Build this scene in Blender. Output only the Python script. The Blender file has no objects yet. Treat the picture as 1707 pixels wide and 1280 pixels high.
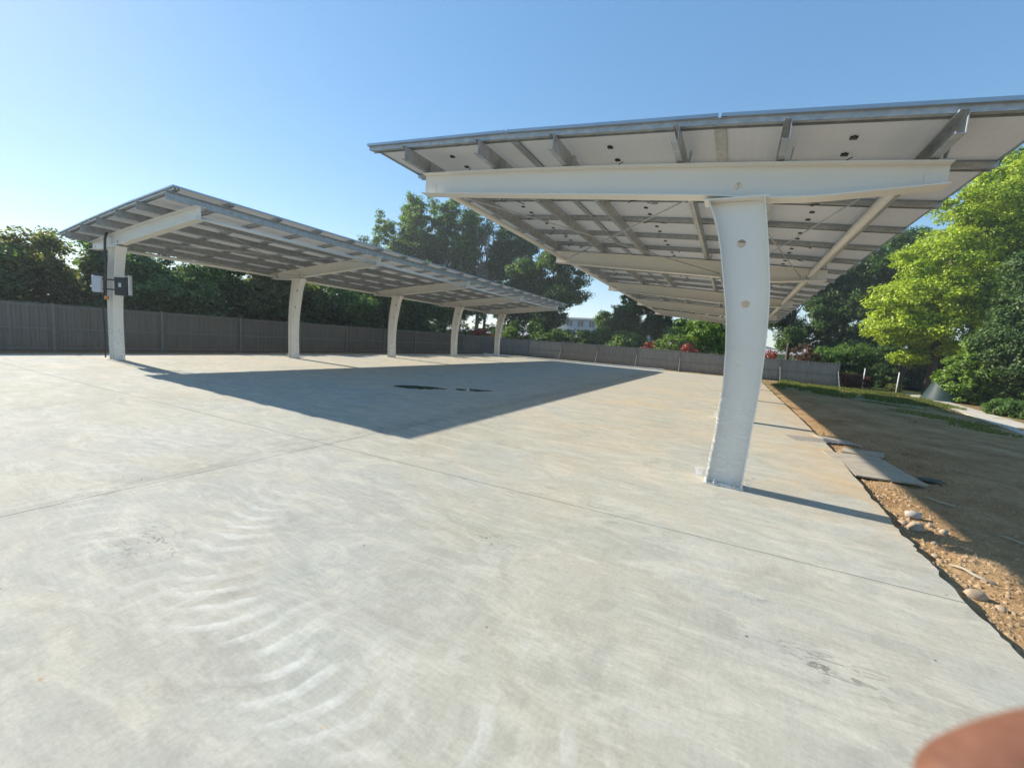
import bpy, bmesh, math, random
import numpy as np
from mathutils import Vector, Matrix, noise as mnoise
random.seed(7)
rng = np.random.default_rng(7)
R = math.radians
scene = bpy.context.scene
col = scene.collection

# ------------------------------------------------------------------ camera
cd = bpy.data.cameras.new('camera')
cam = bpy.data.objects.new('camera', cd)
col.objects.link(cam)
yaw, pitch, roll = R(27.7316), R(6.4006), R(4.349)
fw = Vector((-math.sin(yaw)*math.cos(pitch), math.cos(yaw)*math.cos(pitch), -math.sin(pitch)))
rt = Vector((math.cos(yaw), math.sin(yaw), 0))
up = rt.cross(fw)
r2 = rt*math.cos(roll) + up*math.sin(roll)
u2 = up*math.cos(roll) - rt*math.sin(roll)
cam.matrix_world = Matrix(((r2.x, u2.x, -fw.x, 0), (r2.y, u2.y, -fw.y, 0), (r2.z, u2.z, -fw.z, 1.6), (0, 0, 0, 1)))
cd.sensor_width = 36.0
cd.lens = 36.0*685.34/1707.0
cd.clip_start = 0.01
cd.clip_end = 5000
cd.dof.use_dof = True
cd.dof.focus_distance = 9.0
cd.dof.aperture_fstop = 6.5
scene.camera = cam

# ------------------------------------------------------------------ sky, sun, exposure
SUN_EL = 30.0
SUN_DIR = Vector((-1.0, 0.05, math.tan(R(SUN_EL)))).normalized()      # towards the sun
w = bpy.data.worlds.new('World')
scene.world = w
w.use_nodes = True
nt = w.node_tree
sky = nt.nodes.new('ShaderNodeTexSky')
sky.sky_type = 'NISHITA'
sky.sun_disc = False
sky.sun_elevation = R(SUN_EL)
sky.sun_rotation = math.atan2(SUN_DIR.x, SUN_DIR.y)
sky.altitude = 50
sky.air_density = 1.0
sky.dust_density = 0.1
sky.ozone_density = 2.6
bg = nt.nodes['Background']
gm = nt.nodes.new('ShaderNodeGamma')             # the phone's flattened, saturated rendering of the sky
gm.inputs[1].default_value = 0.55
hs = nt.nodes.new('ShaderNodeHueSaturation')
hs.inputs['Saturation'].default_value = 1.58
hs.inputs['Value'].default_value = 1.28
nt.links.new(sky.outputs[0], gm.inputs[0])
nt.links.new(gm.outputs[0], hs.inputs['Color'])
nt.links.new(hs.outputs[0], bg.inputs[0])
bg.inputs[1].default_value = 0.14
sd = bpy.data.lights.new('sun', 'SUN')
sd.energy = 4.05
sd.angle = R(0.53)
sd.color = (1.0, 0.93, 0.82)
sun = bpy.data.objects.new('sun', sd)
sun.rotation_euler = (-SUN_DIR).to_track_quat('-Z', 'Y').to_euler()
col.objects.link(sun)
scene.view_settings.view_transform = 'Standard'
scene.view_settings.look = 'None'
scene.view_settings.exposure = 1.07
scene.view_settings.gamma = 1
scene.view_settings.use_curve_mapping = False
scene.cycles.max_bounces = 8
scene.cycles.transparent_max_bounces = 12

# ------------------------------------------------------------------ helpers
def tag(o, label=None, cat=None, group=None, kind=None):
    if label: o['label'] = label
    if cat: o['category'] = cat
    if group: o['group'] = group
    if kind: o['kind'] = kind
    return o

def empty(name, loc=(0, 0, 0), rz=0.0):
    o = bpy.data.objects.new(name, None)
    o.empty_display_size = 0.2
    o.location = loc
    o.rotation_euler = (0, 0, rz)
    col.objects.link(o)
    return o

def link(name, mesh, parent=None, loc=None, rot=None):
    o = bpy.data.objects.new(name, mesh)
    col.objects.link(o)
    if parent is not None: o.parent = parent
    if loc is not None: o.location = loc
    if rot is not None: o.rotation_euler = rot
    return o

class MB:
    """collects boxes, tubes and sheets; build() links them as ONE mesh object"""
    def __init__(self):
        self.v = []; self.f = []; self.m = []
    def add(self, vs, fs, mat=0):
        b = len(self.v)
        self.v += [tuple(x) for x in vs]
        self.f += [tuple(i+b for i in q) for q in fs]
        self.m += [mat]*len(fs)
        return self
    def box(self, x0, y0, z0, x1, y1, z1, mat=0):
        vs = [(x, y, z) for x in (x0, x1) for y in (y0, y1) for z in (z0, z1)]
        return self.add(vs, [(0, 1, 3, 2), (4, 6, 7, 5), (0, 4, 5, 1), (2, 3, 7, 6), (0, 2, 6, 4), (1, 5, 7, 3)], mat)
    def tube(self, pts, rad, n=8, mat=0, caps=True):
        pts = [Vector(p) for p in pts]
        rads = rad if isinstance(rad, (list, tuple)) else [rad]*len(pts)
        vs = []; fs = []
        ref = None
        for i, p in enumerate(pts):
            t = (pts[min(i+1, len(pts)-1)] - pts[max(i-1, 0)])
            if t.length < 1e-9: t = Vector((0, 0, 1))
            t.normalize()
            if ref is None:
                ref = Vector((0, 0, 1)) if abs(t.z) < .9 else Vector((1, 0, 0))
            a = t.cross(ref)
            if a.length < 1e-6: a = t.cross(Vector((0, 1, 0)))
            a.normalize(); b = t.cross(a); ref = -b if False else ref
            for k in range(n):
                an = 2*math.pi*k/n
                vs.append(p + (a*math.cos(an) + b*math.sin(an))*rads[i])
        for i in range(len(pts)-1):
            for k in range(n):
                k2 = (k+1) % n
                fs.append((i*n+k, i*n+k2, (i+1)*n+k2, (i+1)*n+k))
        if caps:
            fs.append(tuple(range(n))[::-1]); fs.append(tuple((len(pts)-1)*n+k for k in range(n)))
        return self.add(vs, fs, mat)
    def extrude(self, prof, p0, p1, ax, ay, mat=0):
        """closed 2-D profile swept from p0 to p1; ax, ay are the profile axes"""
        p0 = Vector(p0); p1 = Vector(p1); ax = Vector(ax); ay = Vector(ay)
        n = len(prof)
        vs = [p0 + ax*a + ay*b for a, b in prof] + [p1 + ax*a + ay*b for a, b in prof]
        fs = [(i, (i+1) % n, n+(i+1) % n, n+i) for i in range(n)] + [tuple(range(n))[::-1], tuple(range(n, 2*n))]
        return self.add(vs, fs, mat)
    def mesh(self, name, mats, smooth=False, bevel=0.0):
        me = bpy.data.meshes.new(name)
        bm = bmesh.new()
        bv = [bm.verts.new(v) for v in self.v]
        for q, mi in zip(self.f, self.m):
            try:
                fc = bm.faces.new([bv[i] for i in q])
            except ValueError:
                continue
            fc.material_index = mi
            fc.smooth = smooth
        bmesh.ops.recalc_face_normals(bm, faces=bm.faces[:])
        if bevel > 0:
            bmesh.ops.bevel(bm, geom=[e for e in bm.edges if e.is_manifold and e.calc_face_angle(0) > .6], offset=bevel, segments=2, affect='EDGES', profile=.5)
        bm.to_mesh(me); bm.free()
        for m in (mats if isinstance(mats, (list, tuple)) else [mats]): me.materials.append(m)
        return me
    def build(self, name, mats, parent=None, smooth=False, loc=None, rot=None, bevel=0.0):
        return link(name, self.mesh(name, mats, smooth, bevel), parent, loc, rot)

def np_mesh(name, verts, quads, mat, smooth=False):
    me = bpy.data.meshes.new(name)
    nv, nf = len(verts), len(quads)
    me.vertices.add(nv); me.vertices.foreach_set('co', np.asarray(verts, np.float32).ravel())
    k = quads.shape[1]
    me.loops.add(nf*k); me.loops.foreach_set('vertex_index', np.asarray(quads, np.int32).ravel())
    me.polygons.add(nf)
    me.polygons.foreach_set('loop_start', np.arange(0, nf*k, k, dtype=np.int32))
    me.polygons.foreach_set('loop_total', np.full(nf, k, np.int32))
    if smooth: me.polygons.foreach_set('use_smooth', np.ones(nf, bool))
    me.update(calc_edges=True)
    for m in (mat if isinstance(mat, (list, tuple)) else [mat]): me.materials.append(m)
    return me

# ------------------------------------------------------------------ materials
class NT:
    def __init__(self, name):
        self.mat = bpy.data.materials.new(name)
        self.mat.use_nodes = True
        self.t = self.mat.node_tree
        self.b = self.t.nodes['Principled BSDF']
        self.out = self.t.nodes['Material Output']
    def n(self, ty, **kw):
        nd = self.t.nodes.new(ty)
        for k, v in kw.items():
            if k.startswith('i_'):
                nd.inputs[k[2:].replace('_', ' ')].default_value = v
            else: setattr(nd, k, v)
        return nd
    def l(self, a, b): self.t.links.new(a, b)
    def pos(self, scale=(1, 1, 1), rot=(0, 0, 0), obj=False):
        if obj: src = self.n('ShaderNodeTexCoord').outputs['Object']
        else: src = self.n('ShaderNodeNewGeometry').outputs['Position']
        mp = self.n('ShaderNodeMapping')
        mp.inputs['Scale'].default_value = scale; mp.inputs['Rotation'].default_value = rot
        self.l(src, mp.inputs[0]); return mp.outputs[0]
    def noise(self, vec, scale, detail=4, rough=.55, dist=0.0):
        nd = self.n('ShaderNodeTexNoise'); nd.inputs['Scale'].default_value = scale
        nd.inputs['Detail'].default_value = detail; nd.inputs['Roughness'].default_value = rough
        nd.inputs['Distortion'].default_value = dist
        self.l(vec, nd.inputs['Vector']); return nd.outputs['Fac']
    def ramp(self, fac, stops, interp='LINEAR'):
        nd = self.n('ShaderNodeValToRGB'); cr = nd.color_ramp; cr.interpolation = interp
        while len(cr.elements) < len(stops): cr.elements.new(.5)
        for e, (p, c) in zip(cr.elements, stops):
            e.position = p
            e.color = (c, c, c, 1) if isinstance(c, (int, float)) else (*c, 1)
        self.l(fac, nd.inputs[0]); return nd.outputs[0]
    def mix(self, a, b, fac, mode='MIX'):
        nd = self.n('ShaderNodeMix', data_type='RGBA', blend_type=mode)
        for s, x in ((nd.inputs[0], fac), (nd.inputs[6], a), (nd.inputs[7], b)):
            if isinstance(x, (int, float)): s.default_value = x
            elif isinstance(x, tuple): s.default_value = (*x, 1)
            else: self.l(x, s)
        return nd.outputs[2]
    def math(self, op, a, b=None, clamp=False):
        nd = self.n('ShaderNodeMath', operation=op, use_clamp=clamp)
        for s, x in ((nd.inputs[0], a), (nd.inputs[1], b)):
            if x is None: continue
            if isinstance(x, (int, float)): s.default_value = x
            else: self.l(x, s)
        return nd.outputs[0]
    def bump(self, h, strength=.3, dist=.01):
        nd = self.n('ShaderNodeBump'); nd.inputs['Strength'].default_value = strength
        nd.inputs['Distance'].default_value = dist
        self.l(h, nd.inputs['Height']); self.l(nd.outputs[0], self.b.inputs['Normal'])
    def base(self, c):
        if isinstance(c, tuple): self.b.inputs['Base Color'].default_value = (*c, 1)
        else: self.l(c, self.b.inputs['Base Color'])

def simple(name, c, rough=.5, metal=0.0, var=.12, scale=6.0, bump=0.0, spec=.5):
    m = NT(name)
    f = m.noise(m.pos(), scale, 5, .6)
    lo = tuple(x*(1-var) for x in c); hi = tuple(min(1, x*(1+var)) for x in c)
    m.base(m.ramp(f, [(.3, lo), (.7, hi)]))
    m.b.inputs['Roughness'].default_value = rough
    m.b.inputs['Metallic'].default_value = metal
    m.b.inputs['Specular IOR Level'].default_value = spec
    if bump: m.bump(m.noise(m.pos(), scale*8, 3), bump, .004)
    return m.mat

M = {}
M['white_paint'] = simple('white_paint', (.80, .76, .69), .36, 0, .025, 1.2, 0)
M['galv'] = simple('galvanised_steel', (.44, .45, .45), .45, .45, .22, 9, .05)
M['alu'] = simple('anodised_aluminium', (.42, .46, .50), .3, .7, .05, 4)
M['dark_plastic'] = simple('dark_plastic', (.012, .013, .015), .45)
M['box_white'] = simple('enclosure_paint', (.5, .53, .58), .4, 0, .05)
M['rod'] = simple('rod_steel', (.5, .5, .5), .35, .4)
M['timber'] = simple('weathered_board', (.36, .31, .235), .8, 0, .18, 5, .3)
M['stone'] = simple('stone_surface', (.38, .29, .20), .85, 0, .35, 14, .5)
M['pale_stone'] = simple('pale_stone_surface', (.40, .36, .31), .85, 0, .2, 12, .4)
M['clod'] = simple('soil_clod', (.42, .29, .17), .95, 0, .35, 20, .5, .1)
M['kerb'] = simple('kerb_concrete', (.72, .70, .65), .8, 0, .08, 3, .2)
M['bark'] = simple('bark', (.10, .075, .055), .9, 0, .35, 12, .6)
M['pale_bark'] = simple('pale_bark', (.30, .27, .22), .9, 0, .3, 10, .5)
M['pole'] = simple('pale_pole_paint', (.62, .62, .6), .5)
M['red_board'] = simple('brick_red_board', (.30, .10, .065), .7, 0, .2, 5, .2)
M['tarp'] = simple('green_tarp', (.011, .032, .028), .6, 0, .25, 4, .4)
M['path'] = simple('path_concrete', (.50, .45, .36), .85, 0, .15, 2.5, .3)
M['wall_pale'] = simple('pale_render', (.42, .44, .48), .8, 0, .05, .6)
M['window_dark'] = simple('dark_window', (.03, .04, .055), .15)
M['road'] = simple('road_surface', (.36, .35, .36), .85, 0, .1, 1.5)
M['hose'] = simple('pale_hose', (.45, .5, .42), .5)
M['orange'] = simple('orange_cap', (.6, .22, .05), .5)

def mat_concrete():
    m = NT('concrete')
    P = m.pos()
    sx = m.n('ShaderNodeSeparateXYZ'); m.l(P, sx.inputs[0]); X, Y = sx.outputs[0], sx.outputs[1]
    big = m.noise(P, .30, 6, .6, .6)
    mid = m.noise(P, 1.6, 9, .68, 1.2)
    fine = m.noise(P, 55, 5, .75)
    wisp = m.noise(m.pos((.8, 2.0, 1), (0, 0, R(6))), 1.5, 10, .72, 1.6)
    wisp2 = m.noise(m.pos((.9, 2.2, 1), (0, 0, R(-24))), 1.1, 10, .72, 1.4)
    brush = m.noise(m.pos((6, 42, 1), (0, 0, R(9))), 1.0, 4, .6, .5)
    brush2 = m.noise(m.pos((34, 9, 1), (0, 0, R(-30))), 1.0, 4, .6, .5)
    c = m.ramp(big, [(.3, (.345, .335, .275)), (.5, (.40, .385, .315)), (.7, (.45, .425, .34))])
    c = m.mix(c, (.375, .38, .345), m.ramp(m.noise(P, .26, 4, .55), [(.42, 0.0), (.6, .75)]))
    c = m.mix(c, (.52, .495, .41), m.math('MULTIPLY', m.ramp(wisp, [(.47, 0.0), (.60, 1.0)]), .62))
    c = m.mix(c, (.285, .275, .23), m.math('MULTIPLY', m.ramp(wisp2, [(.5, 0.0), (.63, 1.0)]), .42))
    c = m.mix(c, (.25, .245, .21), m.math('MULTIPLY', m.ramp(mid, [(.55, 0.0), (.68, 1.0)]), .4))
    c = m.mix(c, (.50, .485, .41), m.math('MULTIPLY', m.ramp(mid, [(.34, 1.0), (.44, 0.0)]), .4))
    # passes of the power trowel: bands of crescent strokes along sweeping arcs
    strokes = None
    for (cx, cy, Rb, hw, lam, kk, amp) in ((-1.6, 3.25, 2.2, .27, .17, .9, 1.0), (-3.2, 5.4, 4.3, .30, .19, -.8, .45), (-8.5, 4.0, 3.4, .36, .2, .9, .3)):
        dx = m.math('SUBTRACT', X, cx); dy = m.math('SUBTRACT', Y, cy)
        r = m.math('SQRT', m.math('ADD', m.math('MULTIPLY', dx, dx), m.math('MULTIPLY', dy, dy)))
        r = m.math('ADD', r, m.math('MULTIPLY', m.math('SUBTRACT', m.noise(P, .9, 3), .5), .5))
        th = m.math('ARCTAN2', dx, m.math('MULTIPLY', dy, -1.0))
        v = m.math('DIVIDE', m.math('SUBTRACT', r, Rb), hw)
        v2 = m.math('MULTIPLY', v, v)
        u = m.math('ADD', m.math('MULTIPLY', th, Rb), m.math('ADD', m.math('MULTIPLY', v2, kk*.12), m.math('MULTIPLY', v, .10)))
        u = m.math('ADD', u, m.math('MULTIPLY', m.math('SUBTRACT', m.noise(P, 2.3, 3), .5), .16))
        ph = m.math('FRACT', m.math('DIVIDE', u, lam))
        st = m.ramp(ph, [(0.0, 0.0), (.38, .1), (.50, 1.0), (.78, .55), (.86, 0.0)])
        wdw = m.math('SUBTRACT', 1.0, v2, True)
        win = m.ramp(m.math('ADD', m.math('MULTIPLY', th, .25), .5), [(.18, 0.0), (.30, 1.0), (.60, 1.0), (.70, 0.0)])
        p = m.math('MULTIPLY', m.math('MULTIPLY', m.math('MULTIPLY', st, wdw), win), amp)
        strokes = p if strokes is None else m.math('MAXIMUM', strokes, p)
    smask = m.math('MULTIPLY', m.ramp(m.noise(P, 1.3, 5, .6, .5), [(.38, .05), (.56, 1.0)]), m.ramp(m.noise(P, 9, 5, .7), [(.3, .35), (.6, 1.0)]))
    strokes = m.math('MULTIPLY', strokes, smask)
    c = m.mix(c, (.60, .595, .54), m.math('MULTIPLY', strokes, .9))
    # rust-coloured wash from the bare soil along the right-hand edge
    edge = m.math('MULTIPLY', m.math('SUBTRACT', X, .55), .9, True)
    edge = m.math('MULTIPLY', edge, m.ramp(m.noise(P, 1.3, 6, .65, .8), [(.38, 0.0), (.62, 1.0)]))
    edge = m.math('MULTIPLY', edge, m.ramp(m.math('MULTIPLY', Y, .1), [(.42, .15), (.62, 1.0)]))
    c = m.mix(c, (.48, .31, .15), m.math('MULTIPLY', edge, .75))
    # ochre soil film, thicker towards the far end
    soilf = m.math('MULTIPLY', m.ramp(m.noise(m.pos((1, 1.6, 1)), .5, 7, .65, 1.2), [(.42, 0.0), (.66, 1.0)]), m.ramp(m.math('MULTIPLY', Y, .05), [(.12, .28), (.5, 1.0)]))
    c = m.mix(c, (.53, .42, .28), m.math('MULTIPLY', soilf, .6))
    # a few small rust spots
    rs = m.math('MULTIPLY', m.ramp(m.noise(m.pos((1, 2.5, 1)), 3.4, 4, .6), [(.70, 0.0), (.76, 1.0)]), .5)
    c = m.mix(c, (.46, .25, .12), rs)
    # dark smear following the lengthwise joint, gouges and drips in three places
    sm = m.math('MULTIPLY', m.ramp(m.math('ABSOLUTE', m.math('ADD', X, 4.72)), [(0.0, 1.0), (.34, 0.0)]), m.ramp(m.noise(m.pos((3, .9, 1)), 1.6, 7, .7, 1.0), [(.42, 0.0), (.6, 1.0)]))
    c = m.mix(c, (.22, .215, .18), m.math('MULTIPLY', sm, .55))
    for (gx, gy, gr) in ((-3.47, 1.25, .55), (.64, 2.61, .42), (-1.5, 2.71, .3), (.3, 3.1, .15)):
        dx = m.math('SUBTRACT', X, gx); dy = m.math('MULTIPLY', m.math('SUBTRACT', Y, gy), 1.8)
        d2 = m.math('SQRT', m.math('ADD', m.math('MULTIPLY', dx, dx), m.math('MULTIPLY', dy, dy)))
        g_ = m.math('MULTIPLY', m.ramp(d2, [(0.0, 1.0), (gr, 0.0)]), m.ramp(m.noise(m.pos((1, 2.6, 1), (0, 0, R(20))), 7.5, 6, .75, 1.4), [(.54, 0.0), (.60, 1.0)]))
        c = m.mix(c, (.11, .105, .09), m.math('MULTIPLY', g_, .8))
    # dark specks and chips
    sp = m.n('ShaderNodeTexVoronoi'); sp.inputs['Scale'].default_value = 4.2; m.l(P, sp.inputs['Vector'])
    spm = m.math('MULTIPLY', m.ramp(sp.outputs['Distance'], [(.028, 1.0), (.05, 0.0)]), m.ramp(m.noise(P, 1.1, 2), [(.50, 0.0), (.58, 1.0)]))
    c = m.mix(c, (.06, .055, .05), m.math('MULTIPLY', spm, .85))
    # brushed grain
    c = m.mix(c, m.ramp(brush, [(.25, .88), (.5, 1.0), (.75, 1.10)]), .7, 'MULTIPLY')
    c = m.mix(c, m.ramp(brush2, [(.25, .90), (.5, 1.0), (.75, 1.08)]), .7, 'MULTIPLY')
    c = m.mix(c, m.ramp(fine, [(.28, .80), (.72, 1.14)]), .6, 'MULTIPLY')
    m.base(c)
    m.l(m.ramp(mid, [(.3, .95), (.7, .75)]), m.b.inputs['Roughness'])
    m.b.inputs['Specular IOR Level'].default_value = .15
    h = m.math('ADD', m.math('MULTIPLY', mid, .8), m.math('MULTIPLY', fine, .22))
    h = m.math('ADD', h, m.math('ADD', m.math('MULTIPLY', strokes, .06), m.math('MULTIPLY', brush, .12)))
    m.bump(h, .28, .012)
    return m.mat
M['concrete'] = mat_concrete()

def mat_soil():
    m = NT('soil')
    P = m.pos()
    a = m.noise(P, .9, 6, .62, .4); b = m.noise(P, 7, 6, .65); f = m.noise(P, 45, 4, .7)
    c = m.ramp(a, [(.3, (.32, .185, .085)), (.52, (.48, .305, .15)), (.72, (.60, .43, .24))])
    c = m.mix(c, (.14, .085, .05), m.math('MULTIPLY', m.ramp(b, [(.52, 0.0), (.7, 1.0)]), .5))
    c = m.mix(c, m.ramp(f, [(.3, .6), (.7, 1.1)]), .6, 'MULTIPLY')
    sx = m.n('ShaderNodeSeparateXYZ'); m.l(P, sx.inputs[0])
    # greener, weedy further away
    g = m.math('ADD', m.math('MULTIPLY', m.math('SUBTRACT', sx.outputs[1], 17.0), .09, True), m.math('MULTIPLY', m.math('SUBTRACT', sx.outputs[0], 4.0), .06, True), True)
    gm = m.math('MULTIPLY', g, m.ramp(m.noise(P, .8, 5, .65, .5), [(.36, 0.0), (.56, 1.0)]))
    gc = m.ramp(b, [(.3, (.035, .06, .02)), (.7, (.10, .14, .04))])
    c = m.mix(c, gc, m.math('MULTIPLY', gm, .55))
    m.base(c)
    m.b.inputs['Roughness'].default_value = .95
    m.b.inputs['Specular IOR Level'].default_value = .1
    m.bump(m.math('ADD', m.math('ADD', b, a), m.math('MULTIPLY', f, .5)), 1.0, .05)
    return m.mat
M['soil'] = mat_soil()

def mat_land():
    m = NT('land')
    P = m.pos()
    a = m.noise(P, .15, 6, .6); b = m.noise(P, 3, 5, .6)
    c = m.ramp(a, [(.35, (.03, .05, .016)), (.55, (.06, .075, .025)), (.7, (.10, .08, .045))])
    c = m.mix(c, m.ramp(b, [(.3, .6), (.7, 1.1)]), .6, 'MULTIPLY')
    m.base(c); m.b.inputs['Roughness'].default_value = .95; m.b.inputs['Specular IOR Level'].default_value = .1
    m.bump(b, .6, .05)
    return m.mat
M['land'] = mat_land()
M['wood'] = simple('wooded_slope', (.035, .055, .025), .95, 0, .5, .3, .5, .1)

def mat_leaf(name, dark, mid, light, trans=.35, rough=.5, spec=.35):
    m = NT(name)
    g = m.n('ShaderNodeNewGeometry')
    c = m.ramp(g.outputs['Random Per Island'], [(0.0, dark), (.5, mid), (.92, light), (1.0, tuple(x*1.15 for x in light))])
    m.base(c)
    m.b.inputs['Roughness'].default_value = rough
    m.b.inputs['Specular IOR Level'].default_value = spec
    tr = m.n('ShaderNodeBsdfTranslucent')
    tc = m.mix(c, (.9, 1.0, .25), .35, 'MULTIPLY')
    sc = m.n('ShaderNodeMix', data_type='RGBA'); 
    m.l(m.mix(c, (1.5, 1.6, .5), 1.0, 'MULTIPLY'), tr.inputs['Color'])
    mx = m.n('ShaderNodeMixShader'); mx.inputs[0].default_value = trans
    m.l(m.b.outputs[0], mx.inputs[1]); m.l(tr.outputs[0], mx.inputs[2]); m.l(mx.outputs[0], m.out.inputs['Surface'])
    return m.mat
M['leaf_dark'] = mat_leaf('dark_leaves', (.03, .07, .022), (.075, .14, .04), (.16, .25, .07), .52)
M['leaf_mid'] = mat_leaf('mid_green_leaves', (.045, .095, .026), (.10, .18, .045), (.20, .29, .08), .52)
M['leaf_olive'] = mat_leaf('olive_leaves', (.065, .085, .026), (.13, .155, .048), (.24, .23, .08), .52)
M['leaf_row'] = mat_leaf('haze_lifted_row_leaves', (.05, .10, .04), (.11, .185, .065), (.20, .29, .10), .5)  # leaf copy lightened for the left row: hazy backlight painted into the colour
M['leaf_row_dark'] = mat_leaf('haze_lifted_row_dark_leaves', (.04, .085, .036), (.085, .15, .056), (.16, .24, .085), .5)  # darker leaf copy, likewise lightened: the pale veil is in the colour
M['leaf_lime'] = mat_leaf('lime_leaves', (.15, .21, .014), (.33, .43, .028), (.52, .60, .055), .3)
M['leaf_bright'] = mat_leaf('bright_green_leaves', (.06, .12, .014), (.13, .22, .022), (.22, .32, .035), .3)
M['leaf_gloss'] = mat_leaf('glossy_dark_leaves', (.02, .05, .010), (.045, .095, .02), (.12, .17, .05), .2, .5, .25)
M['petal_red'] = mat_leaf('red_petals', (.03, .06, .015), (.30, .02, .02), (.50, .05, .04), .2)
M['leaf_brown'] = mat_leaf('reddish_brown_leaves', (.07, .035, .02), (.12, .055, .03), (.18, .09, .05))

def mat_backsheet():
    m = NT('white_backsheet')
    P = m.pos()
    f = m.noise(P, 1.2, 4, .6)
    br = m.n('ShaderNodeTexBrick'); br.offset = 0; br.inputs['Scale'].default_value = 1.0
    br.inputs['Brick Width'].default_value = .105; br.inputs['Row Height'].default_value = .21; br.inputs['Mortar Size'].default_value = .006; br.inputs['Mortar Smooth'].default_value = .4
    br.inputs['Color1'].default_value = (.93, .93, .94, 1); br.inputs['Color2'].default_value = (.91, .91, .92, 1); br.inputs['Mortar'].default_value = (1, 1, 1, 1)  # cell gaps paler: light passing between the cells is put into the colour
    m.l(m.pos(obj=True), br.inputs['Vector'])
    m.base(m.mix(m.ramp(f, [(.3, (.88, .86, .79)), (.7, (.95, .93, .87))]), br.outputs['Color'], 1.0, 'MULTIPLY'))
    m.b.inputs['Roughness'].default_value = .38
    tr = m.n('ShaderNodeBsdfTranslucent'); tr.inputs['Color'].default_value = (.85, .88, .9, 1)
    mx = m.n('ShaderNodeMixShader'); mx.inputs[0].default_value = .35
    m.l(m.b.outputs[0], mx.inputs[1]); m.l(tr.outputs[0], mx.inputs[2]); m.l(mx.outputs[0], m.out.inputs['Surface'])
    return m.mat
M['backsheet'] = mat_backsheet()
def mat_pv():
    m = NT('pv_glass')
    P = m.pos()
    vo = m.n('ShaderNodeTexBrick'); vo.inputs['Scale'].default_value = 5.5
    vo.inputs['Color1'].default_value = (.006, .009, .022, 1); vo.inputs['Color2'].default_value = (.008, .012, .028, 1)
    vo.inputs['Mortar'].default_value = (.12, .13, .15, 1); vo.inputs['Mortar Size'].default_value = .012
    vo.offset = 0
    m.l(P, vo.inputs['Vector']); m.base(vo.outputs['Color'])
    m.b.inputs['Roughness'].default_value = .12
    tr = m.n('ShaderNodeBsdfTransparent'); mx = m.n('ShaderNodeMixShader'); mx.inputs[0].default_value = .16
    m.l(m.b.outputs[0], mx.inputs[1]); m.l(tr.outputs[0], mx.inputs[2]); m.l(mx.outputs[0], m.out.inputs['Surface'])
    return m.mat
M['pv'] = mat_pv()
def mat_film():
    m = NT('plastic_film')
    m.base((.8, .82, .84)); m.b.inputs['Roughness'].default_value = .18
    m.bump(m.noise(m.pos((1, 1, 1.8)), 9, 3, .5, 1.2), .5, .02)
    tr = m.n('ShaderNodeBsdfTransparent'); mx = m.n('ShaderNodeMixShader')
    f = m.ramp(m.noise(m.pos((1, 1, 3.2)), 6, 4, .6, 1.4), [(.50, .03), (.66, .42)])
    m.l(f, mx.inputs[0]); m.l(tr.outputs[0], mx.inputs[1]); m.l(m.b.outputs[0], mx.inputs[2]); m.l(mx.outputs[0], m.out.inputs['Surface'])
    return m.mat
M['film'] = mat_film()
def mat_fence(name, c1, c2):
    m = NT(name)
    P = m.pos()
    f = m.noise(m.pos((3, 3, .5)), 1.6, 6, .65, .6)
    c = m.ramp(f, [(.3, c1), (.7, c2)])
    sx = m.n('ShaderNodeSeparateXYZ'); m.l(P, sx.inputs[0])
    dirt = m.math('MULTIPLY', m.ramp(sx.outputs[2], [(.0, 1.0), (.4, 0.0)]), m.ramp(m.noise(P, 3, 5, .6), [(.35, .2), (.65, .9)]))
    oi = m.n('ShaderNodeObjectInfo')
    c = m.mix(c, m.ramp(oi.outputs['Random'], [(0, .78), (1, 1.18)]), 1.0, 'MULTIPLY')
    c = m.mix(c, (.16, .10, .06), dirt)
    m.base(c); m.b.inputs['Roughness'].default_value = .55
    return m.mat
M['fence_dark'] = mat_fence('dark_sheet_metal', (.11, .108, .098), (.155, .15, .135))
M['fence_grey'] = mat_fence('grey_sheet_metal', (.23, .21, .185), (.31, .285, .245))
M['fence_post'] = simple('fence_post_paint', (.17, .18, .175), .5, 0, .15)
M['fence_strut'] = simple('fence_strut_paint', (.22, .21, .19), .6, 0, .15)
def mat_water():
    m = NT('puddle_water')
    m.base((.03, .032, .035)); m.b.inputs['Roughness'].default_value = .04
    m.b.inputs['Alpha'].default_value = 1.0
    m.bump(m.noise(m.pos(), 6, 2), .03, .004)
    return m.mat
M['water'] = mat_water()
def mat_skin():
    m = NT('skin')
    P = m.pos()
    c = m.ramp(m.noise(P, 110, 6, .7, .5), [(.3, (.125, .050, .027)), (.55, (.19, .082, .048)), (.75, (.25, .122, .078))])
    m.base(c); m.b.inputs['Roughness'].default_value = .68; m.b.inputs['Specular IOR Level'].default_value = .3
    m.b.inputs['Subsurface Weight'].default_value = .05
    m.b.inputs['Subsurface Radius'].default_value = (.01, .004, .002)
    m.bump(m.noise(P, 900, 2), .15, .0004)
    return m.mat
M['skin'] = mat_skin()
M['sleeve'] = simple('grey_sleeve_cloth', (.12, .13, .15), .9, 0, .15, 60, .3)

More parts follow.
